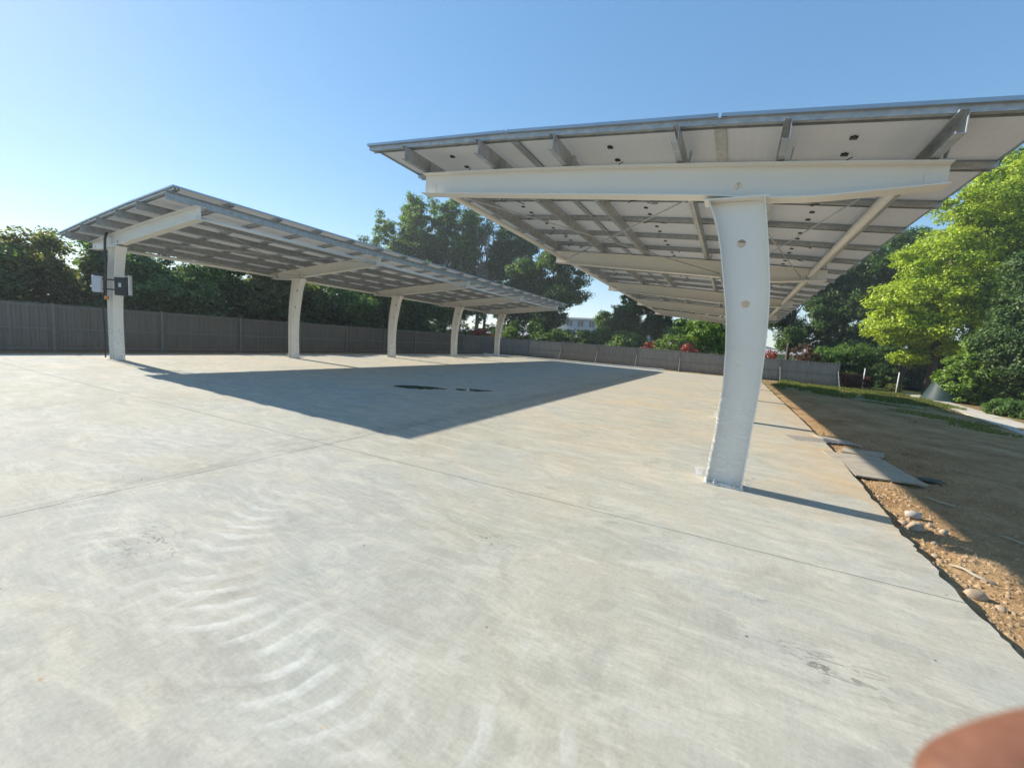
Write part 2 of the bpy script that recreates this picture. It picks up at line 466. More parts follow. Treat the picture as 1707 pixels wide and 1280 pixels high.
# ------------------------------------------------------------------ ground
def gh(x, y):
    """land height: flat building site, a low bank rising beyond the far fence"""
    t = min(1, max(0, (y-40)/30.0)); t = t*t*(3-2*t)
    z = -.45 + 3.2*t
    return z
def grid_sheet(xs, ys, fz):
    nx, ny = len(xs), len(ys)
    v = [(x, y, fz(x, y)) for y in ys for x in xs]
    q = [(j*nx+i, j*nx+i+1, (j+1)*nx+i+1, (j+1)*nx+i) for j in range(ny-1) for i in range(nx-1)]
    return np.array(v), np.array(q)
xs = [-2500, -800, -250, -120] + list(np.linspace(-80, 60, 57)) + [120, 250, 800, 2500]
ys = [-2000, -400, -100, -40] + list(np.linspace(-20, 90, 45)) + [140, 300, 900, 3000]
v, q = grid_sheet(xs, ys, gh)
ground = link('ground', np_mesh('ground', v, q, M['land'], True)); tag(ground, kind='structure')

# bare soil strip right of the slab (rough, real relief)
def sh(x, y):
    n1 = mnoise.noise(Vector((x*.9, y*.9, 3.1))); n2 = mnoise.noise(Vector((x*4.2, y*4.2, 7.7))); n3 = mnoise.noise(Vector((x*13, y*13, 1.7)))
    e = min(1, max(0, (x-1.55)/.5))
    z = -.105 + .03*e + .045*n1*e + .024*n2 + .011*n3
    if y > 37: z = max(z - .02*(y-37), -.20)
    if x > 3: z -= .18*min(1, (x-3)/5.5)
    return z
xs = list(np.concatenate([np.arange(1.35, 4.2, .045), np.arange(4.2, 9, .2), np.arange(9, 24.1, .6)]))
ys = list(np.concatenate([np.arange(-1, 3, .25), np.arange(3, 10, .045), np.arange(10, 20, .14), np.arange(20, 42.1, .5)]))
v, q = grid_sheet(xs, ys, sh)
soil = link('soil', np_mesh('soil', v, q, M['soil'], True)); tag(soil, kind='structure')
# soil between slab and left / far fences
v, q = grid_sheet(list(np.arange(-24, -18.2, .3)), list(np.arange(-14, 40, .6)), lambda x, y: -.10+.03*mnoise.noise(Vector((x, y, 0)))+.02*mnoise.noise(Vector((x*4, y*4, 0))))
o = link('soil', np_mesh('soil', v, q, M['soil'], True)); tag(o, kind='structure')
v, q = grid_sheet(list(np.arange(-18.45, 1.3, .3)), list(np.arange(30, 38.1, .3)), lambda x, y: -.085+.05*mnoise.noise(Vector((x, y, 5)))+.03*mnoise.noise(Vector((x*3, y*3, 0))))
o = link('soil', np_mesh('soil', v, q, M['soil'], True)); tag(o, kind='structure')

# concrete slabs, split at the two cast joints
def right_edge(y):
    return 1.66 + .18*min(1, max(0, (y-5.5)/4)) + (.06*mnoise.noise(Vector((0, y*1.1, 2))) + .035*mnoise.noise(Vector((4, y*4.5, 2))) + .02*mnoise.noise(Vector((4, y*17, 2))))*(1.0 if y < 7 else .45)
def slab(outline):
    mb = MB(); n = len(outline)
    vs = [(x, y, 0) for x, y in outline] + [(x, y, -.14) for x, y in outline]
    fs = [tuple(range(n))] + [(i, i+n, (i+1) % n + n, (i+1) % n) for i in range(n)]
    mb.add(vs, fs)
    o = mb.build('concrete_slab', M['concrete']); tag(o, kind='structure'); return o
g = .0042
def jy(x): return 3.63 + .048*(x+4.64)          # the cross joint runs very slightly askew
XJ = -4.62
eR = [(right_edge(y), y) for y in np.arange(jy(1.7)+.02, 32.9, .06)]
eR2 = [(right_edge(y), y) for y in np.arange(-4, jy(1.65)-.02, .05)]
slab([(XJ+g, jy(XJ)+g), (eR[0][0], jy(eR[0][0])+g)] + eR + [(1.8, 33.0), (XJ+g, 32.9)])
slab([(XJ+g, -4)] + eR2 + [(eR2[-1][0], jy(eR2[-1][0])-g), (XJ+g, jy(XJ)-g)])
slab([(-18.9, jy(-18.9)+g), (XJ-g, jy(XJ)+g), (XJ-g, 32.9), (-18.9, 30.2)])
slab([(-18.9, -9), (XJ-g, -9), (XJ-g, jy(XJ)-g), (-18.9, jy(-18.9)-g)])
# pale kerb lip along the far end of the slab
mb = MB()
a = Vector((-18.9, 30.26, 0)); b = Vector((-4.4, 33.0, 0)); d = (b-a).normalized(); nrm = Vector((-d.y, d.x, 0))
mb.extrude([(0, -.12), (.16, -.12), (.16, .10), (0, .10)], a, b, nrm, (0, 0, 1))
o = mb.build('kerb', M['kerb'], bevel=.012); tag(o, kind='structure')
# curving garden path on the right
mb = MB()
cl = [(8.3, 13.5), (8.75, 17), (9.3, 20.5), (9.95, 24.7), (10.5, 29), (11.0, 33), (11.3, 37), (11.4, 41)]
pl = []; pr = []
for i, (x, y) in enumerate(cl):
    t = Vector((cl[min(i+1, 7)][0]-cl[max(i-1, 0)][0], cl[min(i+1, 7)][1]-cl[max(i-1, 0)][1])).normalized()
    pl.append((x-t.y*.6, y+t.x*.6)); pr.append((x+t.y*.6, y-t.x*.6))
vs = [(*p, -.23) for p in pl] + [(*p, -.23) for p in pr] + [(*p, -.5) for p in pl] + [(*p, -.5) for p in pr]
n = len(cl); fs = []
for i in range(n-1):
    fs += [(i, i+1, n+i+1, n+i), (i, 2*n+i, 2*n+i+1, i+1), (n+i, n+i+1, 3*n+i+1, 3*n+i)]
mb.add(vs, fs)
o = mb.build('garden_path', M['path']); tag(o, kind='structure')
# road on the bank beyond the far fence
v, q = grid_sheet(list(np.arange(-70, 30, 4)), [61, 64, 67, 70], lambda x, y: gh(x, y)+.02)
o = link('road', np_mesh('road', v, q, M['road'], True)); tag(o, kind='structure')
# distant wooded hill
v, q = grid_sheet(list(np.linspace(-330, 130, 60)), list(np.linspace(270, 420, 14)), lambda x, y: -2 + (22+6*mnoise.noise(Vector((x*.02, 1, 0)))+3*mnoise.noise(Vector((x*.12, y*.1, 0))))*math.sin(math.pi*min(1, max(0, (y-270)/150)))*math.exp(-((x+100)/130)**2))
o = link('hill', np_mesh('hill', v, q, M['wood'], True)); tag(o, kind='structure')

# ------------------------------------------------------------------ haze; also added in place of lens glare over the left trees
hz = MB(); hz.box(-480, -300, -3, 480, 520, 27)
hm = bpy.data.materials.new('haze_air'); hm.use_nodes = True
hm.node_tree.nodes.remove(hm.node_tree.nodes['Principled BSDF'])
pv_ = hm.node_tree.nodes.new('ShaderNodeVolumePrincipled')
pv_.inputs['Color'].default_value = (.86, .93, 1, 1); pv_.inputs['Density'].default_value = .0010; pv_.inputs['Anisotropy'].default_value = .22
hm.node_tree.links.new(pv_.outputs[0], hm.node_tree.nodes['Material Output'].inputs['Volume'])
o = hz.build('haze', hm); tag(o, kind='stuff')

# ------------------------------------------------------------------ carports
BAY = 5.854
TOP = lambda s: 3.713 + .094*s + .058*max(0.0, 1-((s-1.8)/3.9)**2)     # beam top line, gently arched
BOTP = [(-1.53, 3.384), (-1.18, 3.376), (-.5, 3.355), (0.02, 3.383), (.59, 3.463), (5.0, 3.894)]
SL = math.atan(.094)
zc = [0, .643, 1.238, 1.671, 2.026, 2.378, 2.799, 3.15, 3.40, 3.47]
Lc = [.217, .176, .168, .193, .229, .297, .379, .472, .585, .62]
Rc = [-.178, -.196, -.222, -.220, -.206, -.178, -.115, -.052, -.006, .003]
def hole_web(mb, zs, fl, fr, holes, half, d, vertical=True):
    """web plate with real round holes. vertical: rows run along z, a from fl(z) to fr(z)"""
    def P(a, z): return (d*a, 0, z)
    hs = sorted(holes, key=lambda h: h[1])
    rows = sorted(set(list(zs) + [h[1]+k*h[2]*1.7 for h in hs for k in (-1, 1)]))
    rows = [z for z in rows if not any(abs(z-h[1]) < h[2]*1.69 for h in hs)]
    for z0, z1 in zip(rows[:-1], rows[1:]):
        h = next((h for h in hs if z0-1e-6 <= h[1]-h[2]*1.69 and h[1]+h[2]*1.69 <= z1+1e-6), None)
        if h is None:
            mb.add([P(fl(z0), z0), P(fr(z0), z0), P(fr(z1), z1), P(fl(z1), z1)], [(0, 1, 2, 3)])
        else:
            ca, cz, r = h; k = r*1.7
            mb.add([P(fl(z0), z0), P(ca+k, z0), P(ca+k, z1), P(fl(z1), z1)], [(0, 1, 2, 3)])
            mb.add([P(ca-k, z0), P(fr(z0), z0), P(fr(z1), z1), P(ca-k, z1)], [(0, 1, 2, 3)])
            sq = []; ci = []
            for i in range(16):
                an = 2*math.pi*i/16
                c, s_ = math.cos(an), math.sin(an); mm = max(abs(c), abs(s_))
                sq.append(P(ca+k*c/mm, cz+(k*s_/mm))); ci.append(P(ca+r*c, cz+r*s_))
            mb.add(sq+ci, [(i, (i+1) % 16, 16+(i+1) % 16, 16+i) for i in range(16)])
def solidify(mb, t):
    bm = bmesh.new()
    bv = [bm.verts.new(v) for v in mb.v]
    for f in mb.f: bm.faces.new([bv[i] for i in f])
    bmesh.ops.remove_doubles(bm, verts=bm.verts[:], dist=1e-4)
    r = bmesh.ops.extrude_face_region(bm, geom=bm.faces[:])
    for v in [e for e in r['geom'] if isinstance(e, bmesh.types.BMVert)]: v.co.y += t
    for v in bm.verts: v.co.y -= t/2
    bm.verts.index_update()
    out = MB(); out.v = [tuple(v.co) for v in bm.verts]; out.f = [tuple(v.index for v in f.verts) for f in bm.faces]; out.m = [0]*len(out.f)
    bm.free(); return out
def interp(xq, xp, fp): return float(np.interp(xq, xp, fp))
def strip(mb, pts, w, t, nrm_side, d):
    """flange: band of width w (along Y) following pts (a,z); thickness t towards nrm_side"""
    n = len(pts); vs = []
    for i, (a, z) in enumerate(pts):
        ta = pts[min(i+1, n-1)][0]-pts[max(i-1, 0)][0]; tz = pts[min(i+1, n-1)][1]-pts[max(i-1, 0)][1]
        L = math.hypot(ta, tz); na, nz = -tz/L*nrm_side, ta/L*nrm_side
        for (k, yy) in ((0, -w/2), (0, w/2), (t, w/2), (t, -w/2)):
            vs.append((d*(a+na*k), yy, z+nz*k))
    fs = []
    for i in range(n-1):
        for k in range(4):
            fs.append((4*i+k, 4*i+(k+1) % 4, 4*i+4+(k+1) % 4, 4*i+4+k))
    fs += [(0, 1, 2, 3), tuple(4*(n-1)+k for k in range(4))]
    mb.add(vs, fs)

# shared module meshes
PY = 1.285
def panel_meshes(PX):
    mb = MB(); hx, hy = PX/2, PY/2
    mb.add([(-hx+.003, -hy+.003, 0), (hx-.003, -hy+.003, 0), (hx-.003, hy-.003, 0), (-hx+.003, hy-.003, 0), (-hx+.003, -hy+.003, -.006), (hx-.003, -hy+.003, -.006), (hx-.003, hy-.003, -.006), (-hx+.003, hy-.003, -.006)], [(0, 1, 2, 3)], 0)
    mb.add(mb.v[:8], [(4, 5, 6, 7), (0, 1, 5, 4), (1, 2, 6, 5), (2, 3, 7, 6), (3, 0, 4, 7)], 1)
    me = bpy.data.meshes.new('solar_panel'); me.from_pydata(mb.v[:8], [], [(0, 1, 2, 3), (7, 6, 5, 4), (0, 4, 5, 1), (1, 5, 6, 2), (2, 6, 7, 3), (3, 7, 4, 0)])
    me.materials.append(M['pv']); me.materials.append(M['backsheet'])
    for i, p in enumerate(me.polygons): p.material_index = 0 if i == 0 else 1
    fm = MB(); t = .012
    for (x0, y0, x1, y1) in ((-hx, -hy, hx, -hy+t), (-hx, hy-t, hx, hy), (-hx, -hy+t, -hx+t, hy-t), (hx-t, -hy+t, hx, hy-t)):
        fm.box(x0, y0, -.033, x1, y1, .0025)
    for (x0, y0, x1, y1) in ((-hx+t, -hy+t, hx-t, -hy+.03), (-hx+t, hy-.03, hx-t, hy-t)):
        fm.box(x0, y0, -.033, x1, y1, -.030)
    jb = MB(); jb.box(-.035, -.028, -.024, .035, .028, -.0075); jb.box(-.012, -.05, -.02, .012, -.028, -.010)
    return me, fm.mesh('panel_frame', M['alu']), jb.mesh('junction_box', M['dark_plastic'])

def carport(d, x0, y0, jb_rows, label, S0, pS):
    PANEL, PFRAME, JBOX = panel_meshes(pS-.02)
    root = empty('solar_carport', (x0, y0, 0)); tag(root, label, 'carport')
    # column mesh (web + two flanges + stiffener), shared by the five columns
    w = MB()
    fl = lambda z: interp(z, zc, Lc)-.012; fr = lambda z: interp(z, zc, Rc)+.012
    zz = list(np.linspace(0.02, 3.38, 22))
    hole_web(w, zz, fl, fr, [(.17, 2.90, .048), (.045, 2.20, .045), (.03, 1.47, .022)], 0, d)
    cm = solidify(w, .014)
    zf = list(np.linspace(.02, 3.40, 24))
    strip(cm, [(interp(z, zc, Lc), z) for z in zf], .24, .013, 1, d)
    strip(cm, [(interp(z, zc, Rc), z) for z in zf], .24, .013, -1, d)
    cm.box(min(d*.62, d*-.05), -.13, 3.383, max(d*.62, d*-.05), .13, 3.40)
    # stiffener rib seam across the web
    for zz_ in (1.66,):
        cm.box(min(d*fl(zz_), d*fr(zz_)), -.012, zz_, max(d*fl(zz_), d*fr(zz_)), -.0072, zz_+.006)
    CM = cm.mesh('column', M['white_paint'])
    bp = MB(); bp.box(min(d*.235, d*-.195), -.125, .002, max(d*.235, d*-.195), .125, .014); BP = bp.mesh('base_plate', M['white_paint'])
    bo = MB(); bo.tube([(0, 0, .022), (0, 0, .075)], .014, 6); bo.tube([(0, 0, .022), (0, 0, .042)], .024, 6); BO = bo.mesh('anchor_bolt', M['galv'])
    # beam mesh
    sb = [p[0] for p in BOTP]; zb = [p[1] for p in BOTP]
    def botz(s): return interp(s, sb, zb)
    bw = MB(); ss = list(np.linspace(-1.53, 5.0, 30)); hs, hz, hr = .287, 3.556, .045; k = hr*1.7
    ss = sorted([s for s in ss if abs(s-hs) > k*1.3] + [hs-k, hs+k])
    for s0, s1 in zip(ss[:-1], ss[1:]):
        P = lambda s, z: (d*s, 0, z)
        if s0 <= hs-k+1e-6 and s1 >= hs+k-1e-6:
            bw.add([P(s0, botz(s0)), P(s1, botz(s1)), P(s1, hz-k), P(s0, hz-k)], [(0, 1, 2, 3)])
            bw.add([P(s0, hz+k), P(s1, hz+k), P(s1, TOP(s1)), P(s0, TOP(s0))], [(0, 1, 2, 3)])
            sq = []; ci = []
            for i in range(16):
                an = 2*math.pi*i/16; c, s_ = math.cos(an), math.sin(an); mm = max(abs(c), abs(s_))
                sq.append(P(hs+k*c/mm, hz+k*s_/mm)); ci.append(P(hs+hr*c, hz+hr*s_))
            bw.add(sq+ci, [(i, (i+1) % 16, 16+(i+1) % 16, 16+i) for i in range(16)])
        else:
            bw.add([P(s0, botz(s0)), P(s1, botz(s1)), P(s1, TOP(s1)), P(s0, TOP(s0))], [(0, 1, 2, 3)])
    bm_ = solidify(bw, .012)
    strip(bm_, [(s, botz(s)) for s in ss], .21, .013, -1, d)
    strip(bm_, [(s, TOP(s)) for s in ss], .21, .013, -1, d)
    for s in (4.82, -1.40):     # end bolting plates on the web
        bm_.box(d*s-.05, -.020, botz(s)+.03, d*s+.05, -.006, botz(s)+.13)
    # stiffener behind the sight hole
    bm_.box(d*hs-.012, .03, botz(hs)+.012, d*hs+.012, .09, TOP(hs)-.012)
    BM = bm_.mesh('beam', M['white_paint'])
    bk = MB(); bk.box(-.07, -.05, 0, .07, .05, .012); bk.box(-.006, -.05, .012, .006, .05, .15); BK = bk.mesh('purlin_bracket', M['galv'])
    PUR = [4.93, 3.57, 2.43, .92, -.14, -1.42] if d < 0 else [4.72, 3.2, 1.98, .75, -.4, -1.6]
    for i in range(5):
        y = i*BAY
        c = link('column', CM, root, (0, y, 0))
        link('base_plate', BP, c)
        for bx in (d*-.10, d*.12):
            for by in (-.12, .12): link('anchor_bolt', BO, c, (bx, by, 0))
        # torn protective film round the foot
        fb = MB(); H = (1.0, .9, .85, .8, .8)[i]; nr, npn = 12, 22
        rr = random.Random(i*7+(3 if d > 0 else 0)); vs = []
        for j in range(nr+1):
            z = .005 + H*j/nr
            a0, a1 = fl(z)+.025, fr(z)-.025
            per = []
            for k_ in range(npn):
                an = 2*math.pi*k_/npn; c_, s_ = math.cos(an), math.sin(an); mm = max(abs(c_), abs(s_))
                per.append(((a0+a1)/2+(a0-a1)/2*c_/mm, .14*s_/mm))
            for (a, yy) in per:
                jz = rr.uniform(-.05, .12) if j == nr else 0
                e = 1+rr.uniform(-.008, .016)+(.03*max(0, .08-z)/.08*rr.random())
                vs.append((d*((a0+a1)/2+(a-(a0+a1)/2)*e), yy*e, z+jz+rr.uniform(-.015, .015)*(j > 0)))
        fb.add(vs, [(j*npn+k_, j*npn+(k_+1) % npn, (j+1)*npn+(k_+1) % npn, (j+1)*npn+k_) for j in range(nr) for k_ in range(npn) if rr.random() > .05])
        for _ in range(7):      # loose torn flaps
            z = rr.uniform(.02, .14); a = rr.choice([fl(z)+.06, fr(z)-.05]); y_ = rr.uniform(-.15, .1)
            o_ = .12 if a > .1 else -.10
            fb.add([(d*a, y_, z), (d*a, y_+.09, z+.03), (d*(a+o_*rr.uniform(.3, 1)), y_+.05, z+rr.uniform(.0, .12)), (d*(a+o_*.6), y_-.04, max(.005, z-.05))], [(0, 1, 2, 3)])
        fb.build('plastic_wrap', M['film'], c)
        b = link('beam', BM, root, (0, y, 0))
        for s in PUR:
            link('purlin_bracket', BK, b, (d*(s-.06), .0, TOP(s)+.014), (0, -d*SL, 0))
    # purlins: galvanised C-sections the length of the roof
    yA, yB = -.60, 4*BAY+2.12
    for s in PUR:
        mb = MB(); pr = [(0, 0), (.07, 0), (.07, .02), (.064, .02), (.064, .006), (.006, .006), (.006, .194), (.064, .194), (.064, .18), (.07, .18), (.07, .2), (0, .2)]
        z = float(np.interp(s, [S0+k*pS for k in range(4)], [TOP(S0+k*pS) for k in range(4)]))+.024
        mb.extrude(pr, (d*s, yA, z), (d*s, yB, z), (d, 0, d*d*.094), (0, 0, 1))
        mb.build('purlin', M['galv'], root)
    # modules, cross rails at every seam, flat strips under the lengthwise joints
    y_near = -.56; pitch = 1.305; rows = 20
    ztop = lambda s: TOP(s)+.028+.2+.062+.036
    rl = MB(); hp = [(-.055, 0), (-.05, 0), (-.05, .05), (-.02, .05), (-.02, .012), (.02, .012), (.02, .05), (.05, .05), (.05, 0), (.055, 0), (.055, .060), (-.055, .060)]
    rs_ = list(np.linspace(S0+.02, S0+3*pS-.03, 10)); n_ = len(hp); rv = []; rf = []
    zch = lambda s: np.interp(s, [S0+k*pS for k in range(4)], [TOP(S0+k*pS) for k in range(4)])
    for s in rs_: rv += [(d*s, a, zch(s)+.230+b) for a, b in hp]
    for i_ in range(len(rs_)-1): rf += [(i_*n_+q_, i_*n_+(q_+1) % n_, (i_+1)*n_+(q_+1) % n_, (i_+1)*n_+q_) for q_ in range(n_)]
    rf += [tuple(range(n_))[::-1], tuple((len(rs_)-1)*n_+q_ for q_ in range(n_))]
    rl.add(rv, rf)
    RL = rl.mesh('cross_rail', M['galv'])
    for j in range(rows+1):
        yy = y_near + j*pitch + (.10 if j == 0 else (-.10 if j == rows else 0))
        link('cross_rail', RL, root, (0, yy, 0))
    for k_ in range(1, 3):
        s = S0+k_*pS
        mb = MB(); mb.extrude([(-.06, 0), (.06, 0), (.06, .004), (-.06, .004)], (d*s, y_near+.02, ztop(s)-.043), (d*s, y_near+rows*pitch-.02, ztop(s)-.043), (1, 0, d*.094), (0, 0, 1))
        mb.build('joint_strip', M['galv'], root)
    for j in range(rows):
        for k_ in range(3):
            s = S0+(k_+.5)*pS
            za, zb_ = ztop(s-pS/2), ztop(s+pS/2)
            p = link('solar_panel', PANEL, root, (d*s, y_near+(j+.5)*pitch, (za+zb_)/2), (0, -d*math.atan((zb_-za)/pS), 0))
            link('panel_frame', PFRAME, p)
            if j < jb_rows:
                for yy in (-.45, 0, .45): link('junction_box', JBOX, p, (.04*d, yy*.93, 0))
    # dangling leads under the nearest modules
    rr = random.Random(5)
    for j in range(min(rows, jb_rows)):
        for k_ in range(3):
            s = S0+(k_+.5)*pS; yb = y_near+(j+.5)*pitch
            for sgn in (-1, 1):
                if rr.random() < .35 or (j == 0 and sgn < 0): continue
                z = ztop(s)-.03; y1 = yb+sgn*.42; y2 = yb+sgn*.66
                pts = []
                for t in np.linspace(0, 1, 8):
                    pts.append((d*(s-.04+(.16+.1*rr.random())*math.sin(3.1*t)*sgn), y1+(y2-y1)*t, z-.10*math.sin(math.pi*t)*rr.uniform(.6, 1.1)-.02))
                cb = MB(); cb.tube(pts, .006, 5); cb.build('cable_lead', M['dark_plastic'], root, True)
    # white tie tubes between beam ends and round brace rods
    for s, zoff, rad in ((-1.2, -.06, .055), (4.72, -.06, .05)):
        for i in range(4):
            mb = MB(); z = botz(s)+zoff+.12 if s > 0 else botz(s)-.02
            z = botz(s)+.10
            mb.tube([(d*s, i*BAY+.012, z), (d*s, (i+1)*BAY-.012, z)], rad, 12)
            mb.build('tie_tube', M['white_paint'], root, smooth=True)
    def rod(s0, i0, s1, i1, rad=.012):
        mb = MB(); mb.tube([(d*s0, i0*BAY, botz(s0)+.08), (d*s1, i1*BAY, botz(s1)+.08)], rad, 6)
        mb.build('brace_rod', M['rod'], root, smooth=True)
    for i in (0, 3):
        rod(4.75, i, .62, i+1); rod(.62, i, 4.75, i+1)
        rod(-1.05, i, .30, i+1, .010); rod(.30, i, -1.05, i+1, .010)
    return root

carport(-1, .109, 5.64, 9, 'near right white steel solar carport with cantilever roof seen from below beside bare soil', -2.12, 2.65)
carport(1, -16.822, 5.516, 0, 'far left white steel solar carport with inverter box on its first column', -2.42, 2.46)

# electrical gear on the first column of the left carport
inv = empty('inverter', (-17.42, 5.33, 1.98), R(38))
tag(inv, 'pale inverter box hung left of the first left carport column', 'inverter')
mb = MB(); mb.box(-.12, -.10, .05, .12, .02, .54); mb.build('housing', M['box_white'], inv, bevel=.015)
mb = MB(); mb.box(-.20, .021, -.03, .20, .12, .64)
for k in range(12): mb.box(-.19+k*.033, .12, 0, -.18+k*.033, .16, .6)
mb.build('heat_sink', M['dark_plastic'], inv)
mb = MB(); mb.box(-.03, .16, .15, .75, .20, .19); mb.box(-.03, .16, .42, .75, .20, .46); mb.build('mounting_rail', M['dark_plastic'], inv)
sw = empty('switch_box', (-15.98, 5.45, 1.98), R(38))
tag(sw, 'black electrical box with pale frame right of the first left carport column', 'electrical box')
mb = MB(); mb.box(-.20, -.09, -.02, .14, .06, .50); mb.build('housing', M['dark_plastic'], sw, bevel=.01)
mb = MB(); mb.box(.16, -.09, 0, .185, .03, .58); mb.box(-.20, -.10, .535, .16, .03, .555); mb.build('frame', M['pole'], sw)
mb = MB(); mb.box(-.60, .062, .12, .14, .10, .16); mb.box(-.60, .062, .40, .14, .10, .44); mb.build('mounting_rail', M['dark_plastic'], sw)
mb = MB(); mb.box(-.09, -.094, .22, -.02, -.0905, .34); mb.build('warning_sticker', M['box_white'], sw)
cond = empty('cable_bundle', (-16.9, 5.36, 0)); tag(cond, 'black cable bundle running down the first left carport column', 'cable')
mb = MB()
for k in range(4):
    o = .035*k
    mb.tube([(.05+o, .0, 3.80), (-.02+o, -.02, 3.6), (-.02+o*.9, -.03, 3.2), (.02+o*.8, -.03, 2.7), (.0+o*.8, -.04, 2.45), (-.08+o, -.04, 2.2), (-.12+o*.6, -.03, 1.9)], .017, 6)
mb.tube([(-.12, -.03, 1.9), (-.2, -.05, 1.6), (-.17, -.05, 1.2), (-.13, -.04, .7), (-.12, -.05, .05)], .02, 6)
mb.build('conduit', M['dark_plastic'], cond, smooth=True)
mb = MB(); mb.box(-.06, -.06, 1.82, .12, .0, 1.93); mb.build('orange_collar', M['orange'], cond, bevel=.01)

# ------------------------------------------------------------------ fences
def corrugated(L, h, mat, name, pitch=.2, dep=.022):
    mb = MB(); n = int(round(L/pitch)); pts = []
    for k in range(n):
        x = k*L/n; p = L/n
        pts += [(x, 0), (x+p*.38, 0), (x+p*.5, dep), (x+p*.88, dep)]
    pts.append((L, 0))
    vs = [(x, y, 0) for x, y in pts] + [(x, y, h) for x, y in pts] + [(x, y+.004, 0) for x, y in pts] + [(x, y+.004, h) for x, y in pts]
    N = len(pts); fs = []
    for i in range(N-1):
        fs += [(i, i+1, N+i+1, N+i), (2*N+i, 3*N+i, 3*N+i+1, 2*N+i+1), (N+i, N+i+1, 3*N+i+1, 3*N+i)]
    mb.add(vs, fs); return mb.mesh(name, mat)
FX, FY = -21.0, 36.3
def fence(p0, p1, n, h, mat, label, strut):
    a = Vector(p0); b = Vector(p1); L = (b-a).length/n; ang = math.atan2((b-a).y, (b-a).x)
    root = empty('site_fence', (a.x, a.y, -.12), ang); tag(root, label, 'fence')
    PM = corrugated(L-.06, h, mat, 'fence_panel')
    po = MB(); po.box(-.04, .034, -.2, .04, .10, h+.04); PO = po.mesh('fence_post', M['fence_post'])
    ra = MB(); ra.box(.045, .028, -.022, L-.13, .062, .022); RA = ra.mesh('fence_rail', M['fence_post'])
    st = MB(); st.tube([(0, .11, 1.1), (-.06, .85, .0)], .024, 6); ST = st.mesh('fence_strut', M['fence_strut'])
    rr = random.Random(n)
    for k in range(n+1):
        link('fence_post', PO, root, (k*L, 0, 0))
        if strut and k % 1 == 0: link('fence_strut', ST, root, (k*L+.02, 0, 0))
        if k < n:
            link('fence_panel', PM, root, (k*L+.03, 0, rr.uniform(-.02, .02)), (R(rr.uniform(-.8, .8)), 0, 0))
            for z in (.14, .82, h-.06): link('fence_rail', RA, root, (k*L+.0, 0, z))
    return root
# panel normals (-Y local) face the slab
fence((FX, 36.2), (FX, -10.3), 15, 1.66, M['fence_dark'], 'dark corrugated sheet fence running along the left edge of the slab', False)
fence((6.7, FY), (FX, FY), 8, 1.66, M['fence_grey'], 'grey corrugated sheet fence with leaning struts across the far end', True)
# orient so the struts stand on the slab side
for o in [x for x in col.objects if x.name.startswith('site_fence')]:
    pass

# ------------------------------------------------------------------ trees and shrubs
def crown_mesh(name, lobes, n_clump, cr, n_leaf, size, mat, seed, up=.5, shell=.55, asp=.45):
    g = np.random.default_rng(seed)
    L = np.array(lobes, float); wgt = (L[:, 3]*L[:, 4]+L[:, 3]*L[:, 5]); wgt = wgt/wgt.sum()
    idx = g.choice(len(L), n_clump, p=wgt)
    dirs = g.normal(size=(n_clump, 3)); dirs /= np.linalg.norm(dirs, axis=1)[:, None]
    rad = shell + (1.08-shell)*g.random(n_clump)**.6
    cen = L[idx, :3] + dirs*L[idx, 3:6]*rad[:, None]
    crs = cr*(.6+.8*g.random(n_clump))
    k = np.repeat(np.arange(n_clump), n_leaf)
    off = g.normal(size=(len(k), 3)); off /= (np.linalg.norm(off, axis=1)[:, None]+1e-9)
    off *= (g.random(len(k))**.45)[:, None]; off[:, 2] = off[:, 2]*.62
    c = cen[k] + off*crs[k][:, None]
    nrm = off*.7 + dirs[k]*.4 + np.array([0, 0, up]) + g.normal(size=(len(k), 3))*.55
    nrm /= np.linalg.norm(nrm, axis=1)[:, None]
    t = g.normal(size=(len(k), 3)); t -= nrm*(t*nrm).sum(1)[:, None]; t /= np.linalg.norm(t, axis=1)[:, None]
    b = np.cross(nrm, t)
    s = (size*(.6+.8*g.random(len(k))))[:, None]
    v = np.stack([c-t*s, c+b*s*asp-nrm*s*.12, c+t*s, c-b*s*asp-nrm*s*.12], 1).reshape(-1, 3)
    q = np.arange(len(k)*4, dtype=np.int32).reshape(-1, 4)
    return np_mesh(name, v, q, mat)
def trunk_mesh(h, r, lobes, mat, seed, lean=.04, multi=1):
    g = random.Random(seed); mb = MB()
    for m_ in range(multi):
        ox, oy = (0, 0) if multi == 1 else (g.uniform(-.5, .5), g.uniform(-.5, .5))
        dx, dy = g.uniform(-lean, lean), g.uniform(-lean, lean)
        pts = []; rads = []
        for k in range(7):
            t = k/6; pts.append((ox+dx*h*t+g.uniform(-.02, .02)*h*t, oy+dy*h*t+g.uniform(-.02, .02)*h*t, -.3+(h+.3)*t)); rads.append(r*(1-.72*t)*(1.25 if k == 0 else 1))
        mb.tube(pts, rads, 8)
        for lb in lobes:
            if g.random() < .75:
                i = g.randint(2, 5); p = Vector(pts[i]); e = Vector(lb[:3])+Vector((g.uniform(-.4, .4)*lb[3], g.uniform(-.4, .4)*lb[4], g.uniform(-.2, .4)*lb[5]))
                mid = (p+e)/2+Vector((0, 0, -.06*(e-p).length)); mb.tube([p, mid, e], [rads[i]*.55, rads[i]*.35, rads[i]*.12], 6)
    return mb.mesh('trunk', mat, smooth=True)
def tree(name, label, cat, loc, tm, cm, rz=0, sc=(1, 1, 1), group=None):
    root = empty(name, (loc[0], loc[1], gh(loc[0], loc[1])-.03 if len(loc) < 3 else loc[2]), rz); root.scale = sc
    tag(root, label, cat, group)
    link('trunk', tm, root); link('crown', cm, root)
    return root
